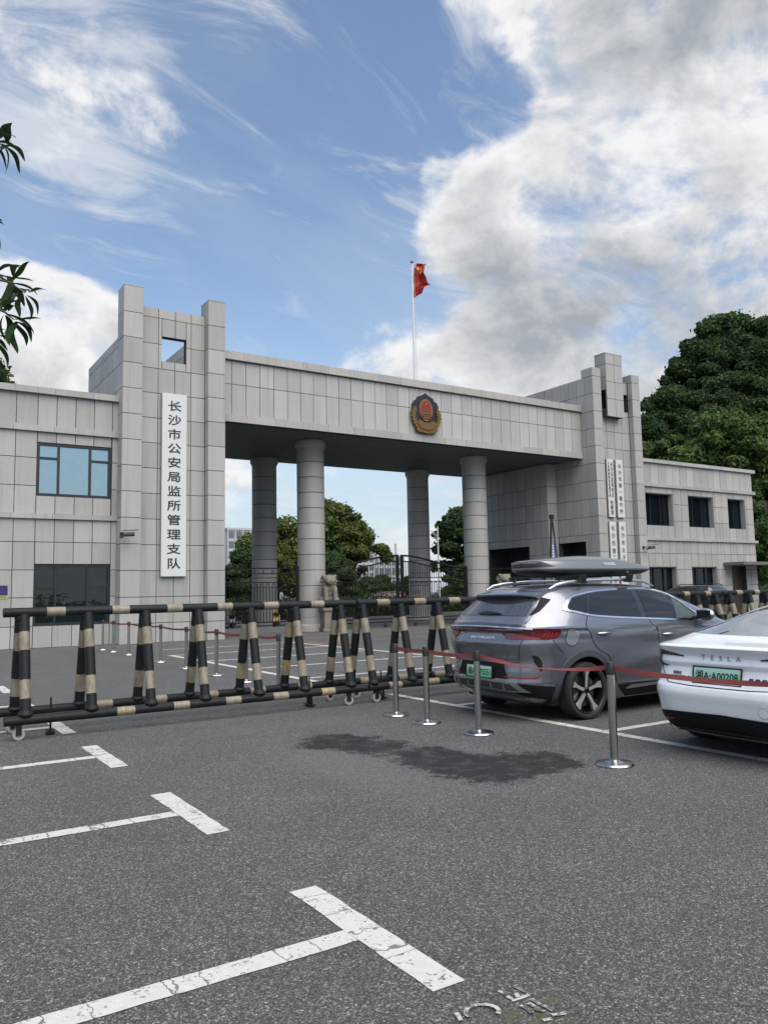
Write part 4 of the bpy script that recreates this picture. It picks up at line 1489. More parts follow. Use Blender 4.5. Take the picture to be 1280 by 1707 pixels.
def number_plate(parent, x, y, z, chars, tilt=0.0):
    p = bpy.data.objects.new('number_plate', None); p.location = (x, y, z); p.rotation_euler = (0, tilt, 0); link(p, parent)
    MB().box((-.006, -.24, 0), (.0, .24, .14), bev=.002).obj('plate', plate_green, p)
    fr = MB().box((-.010, -.252, -.012), (.004, .252, -.001)).box((-.010, -.252, .141), (.004, .252, .152)).box((-.010, -.252, -.001), (.004, -.241, .141)).box((-.010, .241, -.001), (.004, .252, .141))
    fr.obj('frame', black_plastic, p)
    me = text_mesh(chars, .10, .001, .0012)
    vv = np.array([v.co[:] for v in me.vertices]); lo, hi = vv.min(0), vv.max(0)
    for v in me.vertices:
        v.co.x = (v.co.x - (lo[0] + hi[0]) / 2) * .435 / (hi[0] - lo[0])
        v.co.y = (v.co.y - (lo[1] + hi[1]) / 2) * .092 / (hi[1] - lo[1])
    ob('lettering', me, mat('plate_ink', (.006, .02, .012), .5), p, (-.008, 0, .07), FACE_REAR)
    return p


# ---- grey SUV
def suv_mod(x, z):
    zw = 1.128 - .036 * (x - .3)
    d = z - zw
    v = .014 * math.exp(-(d / .035) ** 2) - (.010 * math.exp(-((d + .075) / .045) ** 2))
    v += .016 * math.exp(-((x - .95) / .42) ** 2) * math.exp(-((z - .72) / .16) ** 2)
    v -= .018 * math.exp(-((x - 2.1) / .75) ** 2) * math.exp(-((z - .62) / .13) ** 2)
    v += .010 * math.exp(-((x - 2.2) / .9) ** 2) * math.exp(-((z - .42) / .07) ** 2)
    return v


SUVT = [(.20, .34, 4.40, .83), (.30, .16, 4.55, .89), (.36, .075, 4.62, .91), (.47, .02, 4.68, .93), (.52, .03, 4.68, .932), (.60, .035, 4.70, .935), (.72, .050, 4.70, .94), (.90, .005, 4.68, .94), (.93, .0, 4.66, .94), (1.0, .022, 4.6, .938), (1.06, .034, 4.3, .934), (1.10, .004, 4.1, .932), (1.14, .02, 3.95, .925), (1.20, .09, 3.8, .905), (1.27, .165, 3.65, .87), (1.35, .26, 3.45, .82), (1.43, .35, 3.22, .768), (1.50, .43, 3.02, .717), (1.56, .51, 2.8, .665), (1.60, .60, 2.6, .615), (1.63, .82, 2.35, .52), (1.655, 1.2, 2.0, .28)]
SV = Shell(SUVT, 5, suv_mod)
suv = thing('parked_car', 'slate grey metallic SUV with a roof box on its rails, parked beside the barrier', 'car', (6.42, 7.825, 0))
WX, WR = .93, .345
body(SV, 'body', paint_grey, suv, [(WX, .36), (WX + 2.765, .36)], .405)
MB().box((.45, -.78, .19), (4.3, .78, .45)).obj('underbody', trim_black, suv)
for x in (WX, WX + 2.765):
    for s in (-1, 1):
        wheel(suv, x, s * .815, WR, s)
        MB().lathe([(.402, s * .57), (.402, s * .90)], 30, 'y', (x, 0, .36), a0=R_(-12), a1=R_(192)).obj('wheel_liner', trim_black, suv)
        # arch cladding ring
        ring = [(x + .47 * math.cos(R_(a)), .36 + .47 * math.sin(R_(a))) for a in range(-14, 195, 8)] + [(x + .398 * math.cos(R_(a)), .36 + .398 * math.sin(R_(a))) for a in range(194, -15, -8)]
        pr = []
        for (px_, pz) in ring:
            pz = max(pz, .24)
            xr, hw = SV.fr(pz), SV.fw(pz)
            # turn x into the running coordinate of the skin
            lo, hi = -1.0, 5.0
            for _ in range(30):
                mm = (lo + hi) / 2
                if SV.at('p', mm, pz).x < px_: lo = mm
                else: hi = mm
            pr.append((lo, pz))
        patch(SV, 'arch_trim', pr, 'p', mat('arch_trim_grey', (.045, .047, .055), .45), suv, .012, .03, .06, mirror=(s > 0))
for s in (-1, 1):
    mi = s > 0
    DLO = [(0.402, 1.337), (0.443, 1.445), (0.527, 1.486), (0.763, 1.529), (0.989, 1.549), (1.198, 1.558), (1.634, 1.565), (1.925, 1.557), (2.047, 1.54), (2.202, 1.515), (2.359, 1.48), (2.512, 1.426), (2.67, 1.361), (2.833, 1.291), (3.025, 1.215), (3.023, 1.124), (2.432, 1.157), (2.055, 1.176), (1.69, 1.195), (1.311, 1.217), (1.046, 1.237), (0.86, 1.259), (0.649, 1.295), (0.494, 1.318)]
    patch(SV, 'window_surround', DLO, 'p', gloss_black, suv, .004, .012, .06, mi)
    ribbon(SV, 'chrome_trim', DLO + [DLO[0]], 'p', .020, chrome_m, suv, .009, .008, mi)
    patch(SV, 'chrome_corner', [(.402, 1.337), (.443, 1.445), (.50, 1.462), (.46, 1.36), (.50, 1.328), (.49, 1.318)], 'p', chrome_m, suv, .010, .010, .05, mi)
    patch(SV, 'quarter_window', [(0.481, 1.36), (0.534, 1.465), (0.773, 1.499), (0.852, 1.276), (0.644, 1.306), (0.513, 1.331)], 'p', tint_m, suv, .008, .006, .06, mi)
    dr_ = bpy.data.objects.new('door', None); link(dr_, suv)
    seam = mat('panel_gap', (.004, .004, .005), .8)
    RD = [(0.87, 1.245), (0.928, 1.116), (0.965, 1.03), (1.035, 0.933), (1.094, 0.835), (1.234, 0.759), (1.347, 0.622), (1.395, 0.479), (1.40, 0.40), (1.758, 0.385), (2.20, 0.372), (2.257, 0.472), (2.265, 0.727), (2.261, 0.855), (2.211, 1.04), (2.075, 1.162), (1.69, 1.181), (1.311, 1.203), (1.046, 1.223)]
    patch(SV, 'door_skin', RD, 'p', paint_grey, dr_, .004, .010, .05, mi)
    ribbon(SV, 'door_gap', RD[:13] + [RD[13], RD[14], RD[15]], 'p', .007, seam, dr_, .0055, .006, mi)
    patch(SV, 'door_window', [(0.797, 1.502), (0.995, 1.527), (1.204, 1.536), (1.583, 1.544), (1.89, 1.202), (1.303, 1.232), (1.037, 1.254), (0.878, 1.272)], 'p', tint_m, dr_, .008, .006, .06, mi)
    df = bpy.data.objects.new('door', None); link(df, suv)
    FD = [(2.085, 1.160), (2.225, 1.04), (2.275, 0.855), (2.279, 0.727), (2.271, 0.472), (2.215, .372), (3.20, .36), (3.27, .55), (3.26, .85), (3.16, 1.06), (3.06, 1.11), (2.432, 1.143)]
    patch(SV, 'door_skin', FD, 'p', paint_grey, df, .004, .010, .05, mi)
    ribbon(SV, 'door_gap', FD[6:11], 'p', .007, seam, df, .0055, .006, mi)
    patch(SV, 'door_window', [(1.69, 1.542), (1.927, 1.535), (2.047, 1.518), (2.199, 1.493), (2.354, 1.456), (2.51, 1.402), (2.671, 1.338), (2.835, 1.269), (2.986, 1.206), (2.989, 1.143), (2.425, 1.171), (2.004, 1.193)], 'p', tint_m, df, .008, .006, .06, mi)
    patch(SV, 'lit_glass_patch', [(2.42, 1.43), (2.51, 1.398), (2.671, 1.334), (2.835, 1.265), (2.97, 1.206), (2.975, 1.150), (2.62, 1.166)], 'p', mat('lit_car_glass', (.055, .075, .072), .05), df, .0095, .004, .06, mi)  # opaque lighter patch: light seen through the cabin is put into its colour
    ribbon(SV, 'window_line', [(0.86, 1.259), (1.046, 1.237), (1.311, 1.217), (1.69, 1.195), (2.055, 1.176), (2.432, 1.157), (3.02, 1.124)], 'p', .016, chrome_m, df, .011, .008, mi)
    for (d_, u, z) in ((dr_, 1.19, 1.026), (df, 2.43, .967)):
        c = SV.at('p', u, z, .0, mi)
        hb = MB()
        hb.tube([(c.x - .11, c.y + s * .012, c.z), (c.x - .085, c.y + s * .038, c.z + .002), (c.x, c.y + s * .048, c.z + .003), (c.x + .085, c.y + s * .038, c.z), (c.x + .11, c.y + s * .010, c.z - .002)], [.010, .016, .018, .016, .010], 10)
        hb.obj('handle', satin, d_, True)
        patch(SV, 'handle_cup', [(u + .075 * math.cos(a * .5236), z - .012 + .026 * math.sin(a * .5236)) for a in range(12)], 'p', mat('handle_cup_dark', (.05, .052, .062), .4, coat=1), d_, .0065, .004, .05, mi)
    # sill with bright insert
    patch(SV, 'sill_insert', [(1.49, .316), (1.64, .362), (2.2, .366), (3.05, .362), (3.1, .33), (2.2, .330)], 'p', satin, suv, .012, .012, .08, mi)
    patch(SV, 'side_sill', [(1.36, .22), (1.40, .375), (1.60, .378), (3.15, .372), (3.2, .22)], 'p', trim_black, suv, .007, .012, .1, mi)
    patch(SV, 'fuel_flap' if s < 0 else 'charge_flap', [(.668 + .112 * math.cos(a * math.pi / 12), 1.0 + .103 * math.sin(a * math.pi / 12)) for a in range(24)], 'p', mat('flap_paint', (.34, .345, .36), .34, metal=.75, coat=1), suv, .005, .008, .04, mi)
    ribbon(SV, 'flap_gap', [(.668 + .115 * math.cos(a * math.pi / 12), 1.0 + .106 * math.sin(a * math.pi / 12)) for a in range(25)], 'p', .007, seam, suv, .004, .004, mi)
    # tail lamp that wraps round the corner
    tl = bpy.data.objects.new('tail_lamp', None); link(tl, suv)
    patch(SV, 'lens', [(-.15, 1.116), (.103, 1.116), (.300, 1.112), (.479, 1.103), (.457, 1.053), (.388, .993), (.265, .980), (.126, .980), (-.151, .986), (-.329, .989), (-.438, .995), (-.499, 1.042), (-.533, 1.079), (-.50, 1.092), (-.36, 1.094), (-.15, 1.092)], 'p', lamp_red, tl, .010, .02, .05, mi)
    for q in range(4):
        a = .155 + q * .062
        patch(SV, 'light_bar', [(a, 1.008), (a + .022, 1.008), (a + .062, 1.068), (a + .044, 1.068)], 'p', lamp_bright, tl, .0125, .005, .05, mi)
    patch(SV, 'light_bar', [(-.40, 1.005), (.12, .992), (.12, 1.000), (-.40, 1.014)], 'p', lamp_bright, tl, .0118, .005, .05, mi)
    # vent, reflector, cladding
    patch(SV, 'corner_vent', [(-0.038, 0.803), (0.064, 0.789), (0.117, 0.714), (0.125, 0.614), (0.107, 0.608), (0.036, 0.678), (-0.013, 0.716)], 'p', trim_black, suv, .006, .012, .05, mi)
    patch(SV, 'reflector', [(-0.508, 0.546), (-0.181, 0.540), (0.045, 0.546), (0.098, 0.575), (0.115, 0.565), (0.054, 0.527), (-0.199, 0.525), (-0.508, 0.529)], 'p', reflector, suv, .007, .01, .05, mi)
    patch(SV, 'rear_cladding', [(-0.33, 0.478), (0.068, 0.446), (0.481, 0.415), (0.46, 0.27), (0.142, 0.26), (-0.172, 0.30), (-.33, .34)], 'p', trim_black, suv, .008, .02, .05, mi)
    ribbon(SV, 'bumper_gap', [(.10, .985), (.22, .90), (.40, .80), (.455, .70)] if False else [(.34, .985), (.42, .90), (.50, .81)], 'p', .006, seam, suv, .0035, .004, mi)
    # black fin beside the rear window
    patch(SV, 'window_fin', [(-0.03, 1.482), (0.155, 1.452), (0.026, 1.319), (-0.06, 1.277), (-0.12, 1.270), (-0.05, 1.369)], 'p', trim_black, suv, .008, .02, .04, mi)
    ribbon(SV, 'tailgate_gap', [(.15, 1.452), (.026, 1.319), (-.069, 1.277), (-.119, 1.175), (-.12, 1.13)], 'p', .009, seam, suv, .0035, .004, mi)
    ribbon(SV, 'tailgate_gap', [(-.151, .984), (-.21, .902), (-.277, .714), (-.499, .700), (-.557, .69)], 'p', .009, seam, suv, .0035, .004, mi)
    # roof rail, foot rails of the rack
    yy = s
    ra = MB().tube([(.66, yy * .60, 1.585), (.78, yy * .61, 1.635), (.98, yy * .60, 1.665), (1.4, yy * .59, 1.69), (1.9, yy * .59, 1.695), (2.4, yy * .60, 1.67), (2.62, yy * .61, 1.60)], [.010, .022, .024, .022, .022, .020, .010], 10)
    ra.obj('roof_rail', mat('rail_silver', (.72, .73, .74), .25, metal=1), suv, True)
    # door mirror
    mr = MB().tube([(3.02, s * .93, 1.16), (3.06, s * 1.00, 1.17)], .03, 8)
    mr.obj('mirror_arm', gloss_black, suv)
    MBm = bmesh.new()
    bmesh.ops.create_icosphere(MBm, subdivisions=3, radius=1, matrix=Matrix.Translation((3.09, s * 1.08, 1.20)) @ Matrix.Diagonal((.075, .125, .085, 1)))
    mm_ = MB(); mm_.bm(MBm); mm_.obj('mirror', satin if s < 0 else paint_grey, suv, True)
    MB().add([(3.006, s * .99, 1.14), (3.006, s * 1.18, 1.14), (3.006, s * 1.18, 1.26), (3.006, s * .99, 1.26), (3.05, s * .99, 1.14), (3.05, s * 1.18, 1.14), (3.05, s * 1.18, 1.26), (3.05, s * .99, 1.26)],
             [(0, 1, 2, 3), (4, 7, 6, 5), (0, 4, 5, 1), (1, 5, 6, 2), (2, 6, 7, 3), (3, 7, 4, 0)]).obj('mirror_glass', tint_m, suv)
for x in (1.20, 2.08):
    cb = MB().box((x - .03, -.66, 1.735), (x + .03, .66, 1.76), bev=.008)
    for s in (-1, 1):
        cb.add([(x - .05, s * .60, 1.66), (x + .05, s * .60, 1.66), (x + .04, s * .66, 1.76), (x - .04, s * .66, 1.76), (x - .05, s * .665, 1.655), (x + .05, s * .665, 1.655), (x + .04, s * .70, 1.755), (x - .04, s * .70, 1.755)],
               [(0, 1, 2, 3), (4, 7, 6, 5), (0, 4, 5, 1), (1, 5, 6, 2), (2, 6, 7, 3), (3, 7, 4, 0)])
    cb.obj('crossbar', black_plastic, suv)
tg = bpy.data.objects.new('tailgate', None); link(tg, suv)
patch(SV, 'rear_window', [(.64, 1.262), (.60, 1.38), (.54, 1.455), (0, 1.475), (-.54, 1.455), (-.60, 1.38), (-.64, 1.262), (0, 1.268)], 'y', tint_rear, tg, .006, .012, .06)
patch(SV, 'dark_band', [(.72, 1.138), (.70, 1.160), (0, 1.182), (-.70, 1.160), (-.72, 1.138), (0, 1.140)], 'y', mat('band_dark', (.02, .02, .026), .25, coat=1), tg, .005, .010, .05)
patch(SV, 'lamp_bar', [(.50, 1.080), (.52, 1.122), (-.52, 1.122), (-.50, 1.080), (-.40, 1.079), (0, 1.086), (.40, 1.079)], 'y', lamp_red, tg, .009, .018, .05)
ribbon(SV, 'chrome_strip', [(-.77, 1.112), (-.60, 1.124), (-.2, 1.132), (.2, 1.132), (.60, 1.124), (.77, 1.112)], 'y', .014, chrome_m, tg, .016, .012)
patch(SV, 'plate_recess', [(.40, .695), (0, .702), (-.40, .695), (-.44, .588), (-.48, .515), (0, .505), (.48, .515), (.44, .588)], 'y', trim_black, suv, .004, .01, .06)
patch(SV, 'skid_plate', [(.58, .490), (0, .504), (-.58, .490), (-.70, .368), (-.50, .372), (0, .385), (.50, .372), (.70, .368)], 'y', satin, suv, .016, .03, .05)
patch(SV, 'skid_insert', [(.52, .462), (0, .474), (-.52, .462), (-.60, .385), (0, .40), (.60, .385)], 'y', mat('skid_grey', (.10, .105, .11), .4, metal=.8), suv, .019, .008, .05)
for q in (-.42, -.2, .02, .24, .44):
    patch(SV, 'skid_rib', [(q - .014, .395), (q + .014, .395), (q + .010, .455), (q - .010, .455)], 'y', satin, suv, .030, .02, .05)
# roof spoiler: a body-coloured lip over the rear window
spl = MB()
ns = 17
rows = []
for i in range(ns):
    y = -.60 + 1.2 * i / (ns - 1)
    e = abs(y / .60) ** 3
    rows.append([(.70, y, 1.608 - .03 * e), (.36 + .10 * e, y, 1.545 - .03 * e), (.318 + .12 * e, y, 1.525 - .03 * e), (.335 + .12 * e, y, 1.508 - .03 * e), (.48, y, 1.490 - .03 * e), (.75, y, 1.53)])
v = [p for r_ in rows for p in r_]
f = [(i * 6 + j, i * 6 + (j + 1) % 6, (i + 1) * 6 + (j + 1) % 6, (i + 1) * 6 + j) for i in range(ns - 1) for j in range(6)] + [tuple(range(6)), tuple(range((ns - 1) * 6, ns * 6))]
spl.add(v, f)
spl.obj('roof_spoiler', paint_grey, suv, True)
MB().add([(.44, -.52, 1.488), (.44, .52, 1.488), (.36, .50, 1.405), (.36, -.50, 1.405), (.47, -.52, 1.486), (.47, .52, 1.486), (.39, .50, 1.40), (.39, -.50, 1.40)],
         [(0, 1, 2, 3), (4, 7, 6, 5), (0, 4, 5, 1), (1, 5, 6, 2), (2, 6, 7, 3), (3, 7, 4, 0)]).obj('spoiler_shade', gloss_black, suv)  # dark sheet that paints the spoiler's shade over the window top
# wiper, badge lettering, plate
wp = SV.at('y', -.05, 1.285, .02)
MB().tube([(wp.x, .16, 1.296), (wp.x + .005, -.05, 1.306), (wp.x - .005, -.26, 1.290)], [.018, .028, .006], 8).obj('wiper', gloss_black, suv, True)


def on_tail(S, parent, body_, y, z, w, m, off=.006, size=.05, lean=0.0, sp=1.0):
    me = text_mesh(body_, size, .002, 0, spacing=sp)
    vv = np.array([q.co[:] for q in me.vertices]); lo, hi = vv.min(0), vv.max(0)
    s_ = w / (hi[0] - lo[0])
    for q in me.vertices:
        q.co.x = (q.co.x - (lo[0] + hi[0]) / 2) * s_
        q.co.y = (q.co.y - (lo[1] + hi[1]) / 2) * s_
    for q in me.vertices:
        yy_, zz_ = y - q.co.x, z + q.co.y
        p = S.at('y', yy_, zz_, off + q.co.z)
        q.co = p
    return ob('badge', me, m, parent)


on_tail(SV, tg, 'BUILD YOUR DREAMS', -.06, .996, .45, chrome_m)
on_tail(SV, tg, 'Song PLUS', -.51, .775, .17, chrome_m)
number_plate(suv, .008, .02, .510, '湘A·D75551', R_(4))

# ---- roof box on the SUV
RB = Shell([(1.765, .34, 1.92, .30), (1.785, .10, 2.06, .37), (1.82, .015, 2.17, .40), (1.845, .0, 2.20, .41), (1.865, .0, 2.17, .405), (1.90, -.015, 2.04, .39), (1.935, -.02, 1.90, .372), (1.955, .02, 1.80, .355), (1.985, .30, 1.60, .31), (2.01, .58, 1.38, .24), (2.028, .85, 1.15, .12)], 4.6)
rb = thing('roof_box', 'silver grey car roof box with dark base on top of the grey SUV', 'roof box', (7.20, 7.80, 0))


def shell_slice(S, z0, z1, name, m, parent, nt=96, nz=14):
    zs_ = [z0 + (z1 - z0) * i / nz for i in range(nz + 1)]
    v = []; f = []
    for z in zs_:
        for j in range(nt): v.append(S.pt(2 * math.pi * j / nt, z))
    for i in range(nz):
        for j in range(nt):
            a, b = i * nt + j, i * nt + (j + 1) % nt
            f.append((a, b, b + nt, a + nt))
    f.append(tuple(range(nt))[::-1]); f.append(tuple(range(nz * nt, (nz + 1) * nt)))
    return ob(name, mesh(name, v, f, True, [m]), None, parent)


box_grey = mat('roof_box_grey', (.20, .205, .21), .28, metal=.5, coat=.4)
shell_slice(RB, 1.848, 2.028, 'lid', box_grey, rb).data.set_sharp_from_angle(angle=R_(60))
shell_slice(RB, 1.765, 1.826, 'base', black_plastic, rb)
shell_slice(RB, 1.827, 1.847, 'seam_band', mat('box_band', (.09, .092, .098), .35), rb)
patch(RB, 'end_panel', [(-.78, 1.87), (-.76, 1.925), (-.5, 1.945), (-.15, 1.945), (0, 1.935), (.10, 1.905), (.17, 1.87)], 'p', mat('box_end_dark', (.05, .051, .055), .4), rb, .004, .01, .04)
patch(RB, 'end_panel', [(-.39, 1.87), (-.39, 1.925), (-.3, 1.945), (-.15, 1.945), (0, 1.935), (.10, 1.905), (.17, 1.87)], 'p', mat('box_end_dark'), rb, .0045, .01, .04, True)
RBt = text_mesh('OASES', .085, .002, .001)
for q in RBt.vertices:
    u, z = 1.50 + q.co.x * .9, 1.905 + q.co.y * .62
    q.co = RB.at('p', u - .28, z, .005 + q.co.z)
ob('brand_lettering', RBt, mat('box_letter', (.55, .56, .56), .4), rb)
MB().tube([(1.55, -.405, 1.80), (1.55, -.39, 1.80)], .014, 10).obj('lock', steel, rb)

# ---- white sedan
SEDT = [(.16, .35, 4.4, .80), (.25, .14, 4.55, .87), (.38, .05, 4.62, .905), (.5, .018, 4.68, .92), (.585, .0, 4.69, .925), (.64, .012, 4.69, .925), (.665, .040, 4.67, .925), (.72, .07, 4.65, .925), (.82, .10, 4.5, .92), (.865, .085, 4.4, .917), (.92, .10, 4.1, .91), (.98, .075, 3.8, .89), (1.01, .045, 3.65, .87), (1.025, .055, 3.6, .86), (1.05, .24, 3.5, .83), (1.12, .60, 3.3, .80), (1.2, 1.0, 3.1, .74), (1.28, 1.35, 2.95, .68), (1.36, 1.75, 2.75, .62), (1.41, 2.1, 2.55, .53), (1.435, 2.3, 2.4, .3)]
SE = Shell(SEDT, 6)
sed = thing('parked_car', 'white sedan with green number plate, cut off by the right edge of the picture', 'car', (6.45, 4.52, 0))
body(SE, 'body', paint_white, sed, [(.97, .35), (3.845, .35)], .37)
MB().box((.45, -.76, .15), (4.3, .76, .40)).obj('underbody', trim_black, sed)
for x in (.97, 3.845):
    for s in (-1, 1):
        wheel(sed, x, s * .80, .335, s)
        MB().lathe([(.368, s * .57), (.368, s * .88)], 30, 'y', (x, 0, .35), a0=R_(-10), a1=R_(190)).obj('wheel_liner', trim_black, sed)
patch(SE, 'rear_window', [(.66, 1.112), (.645, 1.135), (.60, 1.20), (.55, 1.28), (.47, 1.352), (.2, 1.375), (0, 1.378), (-.2, 1.375), (-.47, 1.352), (-.55, 1.28), (-.60, 1.20), (-.645, 1.135), (-.66, 1.112), (-.3, 1.106), (0, 1.104), (.3, 1.106)], 'y', mat('sedan_rear_glass', (.40, .42, .45), .03, metal=.8), sed, .004, .01, .04)
patch(SE, 'glass_roof', [(.47, 1.362), (.40, 1.412), (0, 1.425), (-.40, 1.412), (-.47, 1.362), (0, 1.386)], 'y', gloss_black, sed, .004, .01, .05)
for s in (-1, 1):
    m_ = lambda pts: [(y * s, z) for y, z in (pts if s > 0 else pts[::-1])]
    tl = bpy.data.objects.new('tail_lamp', None); link(tl, sed)
    patch(SE, 'lens', m_([(.80, .985), (.66, .972), (.52, .950), (.39, .928), (.39, .916), (.52, .922), (.66, .925), (.69, .92), (.69, .855), (.66, .838), (.58, .830), (.60, .818), (.78, .820), (.82, .86)]), 'y', mat('lamp_smoked', (.03, .012, .014), .08, coat=1), tl, .008, .014, .03)
    patch(SE, 'light_bar', m_([(.78, .955), (.66, .948), (.50, .932), (.50, .928), (.66, .938), (.72, .936), (.73, .86), (.76, .86)]), 'y', lamp_red, tl, .011, .006, .03)
    patch(SE, 'reflector', m_([(.74, .31), (.52, .322), (.52, .335), (.74, .325)]), 'y', reflector, sed, .016, .01, .05)
patch(SE, 'diffuser', [(.70, .385), (.55, .402), (0, .418), (-.55, .402), (-.70, .385), (-.74, .33), (-.72, .235), (-.40, .225), (0, .215), (.40, .225), (.72, .235), (.74, .33)], 'y', trim_black, sed, .012, .03, .05)
ribbon(SE, 'diffuser_edge', [(-.70, .245), (-.35, .262), (0, .272), (.35, .262), (.70, .245)], 'y', .010, gloss_black, sed, .026, .014)
ribbon(SE, 'boot_gap', [(-.70, .80), (-.56, .668), (-.3, .656), (0, .654), (.3, .656), (.56, .668), (.70, .80)], 'y', .007, mat('panel_gap'), sed, .003, .004)
ribbon(SE, 'boot_gap', [(.665, .838), (.70, .80)], 'y', .006, mat('panel_gap'), sed, .003, .004)
patch(SE, 'tow_cover', [(-.43 + .045 * math.cos(a * math.pi / 8), .478 + .045 * math.sin(a * math.pi / 8)) for a in range(16)], 'y', paint_white, sed, .004, .006, .03)
ribbon(SE, 'tow_cover_gap', [(-.43 + .047 * math.cos(a * math.pi / 8), .478 + .047 * math.sin(a * math.pi / 8)) for a in range(17)], 'y', .004, mat('gap_grey', (.25, .26, .27), .6), sed, .003, .003)
on_tail(SE, sed, 'T E S L A', -.005, .922, .40, mat('badge_dark_chrome', (.38, .39, .40), .3, metal=.8), .006, .05, sp=1.5)
on_tail(SE, sed, '特斯拉', .467, .762, .10, mat('badge_ink', (.05, .05, .055), .4))
on_tail(SE, sed, 'MODEL 3', .42, .722, .20, mat('badge_ink'))
for q in range(5):      # blurred dealer sticker: slanted dark strokes
    y0 = -.272 - q * .062
    patch(SE, 'dealer_sticker', [(y0, .722), (y0 - .012, .760), (y0 - .050, .758), (y0 - .040, .722), (y0 - .02, .734)], 'y', mat('badge_blue', (.015, .02, .12), .4), sed, .004, .003, .05)
number_plate(sed, .062, .035, .690, '湘A·A00208', R_(10))

# ---- dark car beyond the right barriers
DK = Shell([(r[0], r[1], r[2] * .96, r[3]) for r in SUVT], 5)
dk = thing('parked_car', 'dark car with light blue plate, half hidden behind the rightmost barriers', 'car', (35.0, 23.6, 0), R_(90))
body(DK, 'body', paint_black, dk, [(.93, .36), (3.6, .36)], .40, nt=96)
patch(DK, 'rear_window', [(.62, 1.24), (.56, 1.46), (-.56, 1.46), (-.62, 1.24)], 'y', tint_rear, dk, .006, .012, .1)
for s in (-1, 1):
    patch(DK, 'tail_lamp', [(-.30, 1.10), (.30, 1.10), (.30, 1.0), (-.30, 1.0)], 'p', lamp_red, dk, .008, .02, .1, s > 0)
    patch(DK, 'side_window', [(.45, 1.30), (.60, 1.50), (2.0, 1.54), (2.9, 1.20), (2.0, 1.18)], 'p', tint_m, dk, .006, .01, .1, s > 0)
    for x in (.93, 3.6): wheel(dk, x, s * .80, .345, s)
    MB().tube([(.6, s * .6, 1.62), (.8, s * .6, 1.69), (2.2, s * .6, 1.69), (2.4, s * .6, 1.62)], .02, 8).obj('roof_rail', black_plastic, dk, True)
ribbon(DK, 'chrome_strip', [(-.7, 1.13), (.7, 1.13)], 'y', .03, satin, dk, .012, .012)
MB().box((-.02, -.22, .72), (.02, .22, .86)).obj('number_plate', mat('plate_blue', (.10, .22, .45), .4), dk)
MB().box((.5, -.75, .2), (4.2, .75, .45)).obj('underbody', trim_black, dk)
# ------------------------------------------------------------------ flag
fp = thing('flag_pole', 'tall thin white flag pole rising behind the canopy', 'flag pole', (28.30, 40.0, 0))
MB().tube([(0, 0, 0), (0, 0, 12), (0, 0, 22.6)], [.11, .085, .05], 12).obj('pole', mat('pole_white', (.62, .63, .64), .35), fp, True)
MB().tube([(.14, -.02, 1.2), (.14, -.02, 22.4)], .012, 5).obj('halyard', mat('rope', (.5, .5, .5), .8), fp)
MB().lathe([(0, 0), (.10, .05), (.10, .15), (0, .2)], 12, c=(0, 0, 22.6)).obj('finial', gold_br, fp, True)
fl_ = thing('flag', 'red flag with yellow stars hanging folded at the top of the pole', 'flag', (28.38, 39.98, 20.35))
# outline of the hanging cloth by height: left and right edge
rowsF = [(0.0, 0.02, .06), (.22, .02, .50), (.42, .02, .98), (.62, .02, 1.02), (.82, .02, 1.10), (1.02, .02, 1.62), (1.12, .02, 1.95), (1.20, .02, 1.62), (1.40, .02, 1.55), (1.62, .02, 1.40), (1.85, .02, 1.16), (2.02, .02, 1.20), (2.12, .04, 1.38), (2.26, .30, 1.46), (2.40, .28, 1.52), (2.52, .42, 1.60), (2.60, 1.2, 1.64)]
v = []; f = []
NC = 16
for (z, a, b) in rowsF:
    for j in range(NC + 1):
        s = j / NC
        x = a + (b - a) * s
        v.append((x * .62, .16 * math.sin(s * 9 + z * 1.7) * (.25 + s) + .05 * math.sin(z * 6), z * .92))
for i in range(len(rowsF) - 1):
    for j in range(NC):
        k0 = i * (NC + 1) + j
        f.append((k0, k0 + 1, k0 + NC + 2, k0 + NC + 1))
MB().add(v, f).obj('cloth', flag_m, fl_, True)
st_ = MB().prism(star(.22, 1.90, .15, .2), -.20, -.17)
for (x, z) in ((.40, 2.0), (.44, 1.86), (.42, 1.70), (.36, 1.60)): st_.prism(star(x, z, .05), -.23, -.20)
st_.obj('stars', flag_y, fl_)

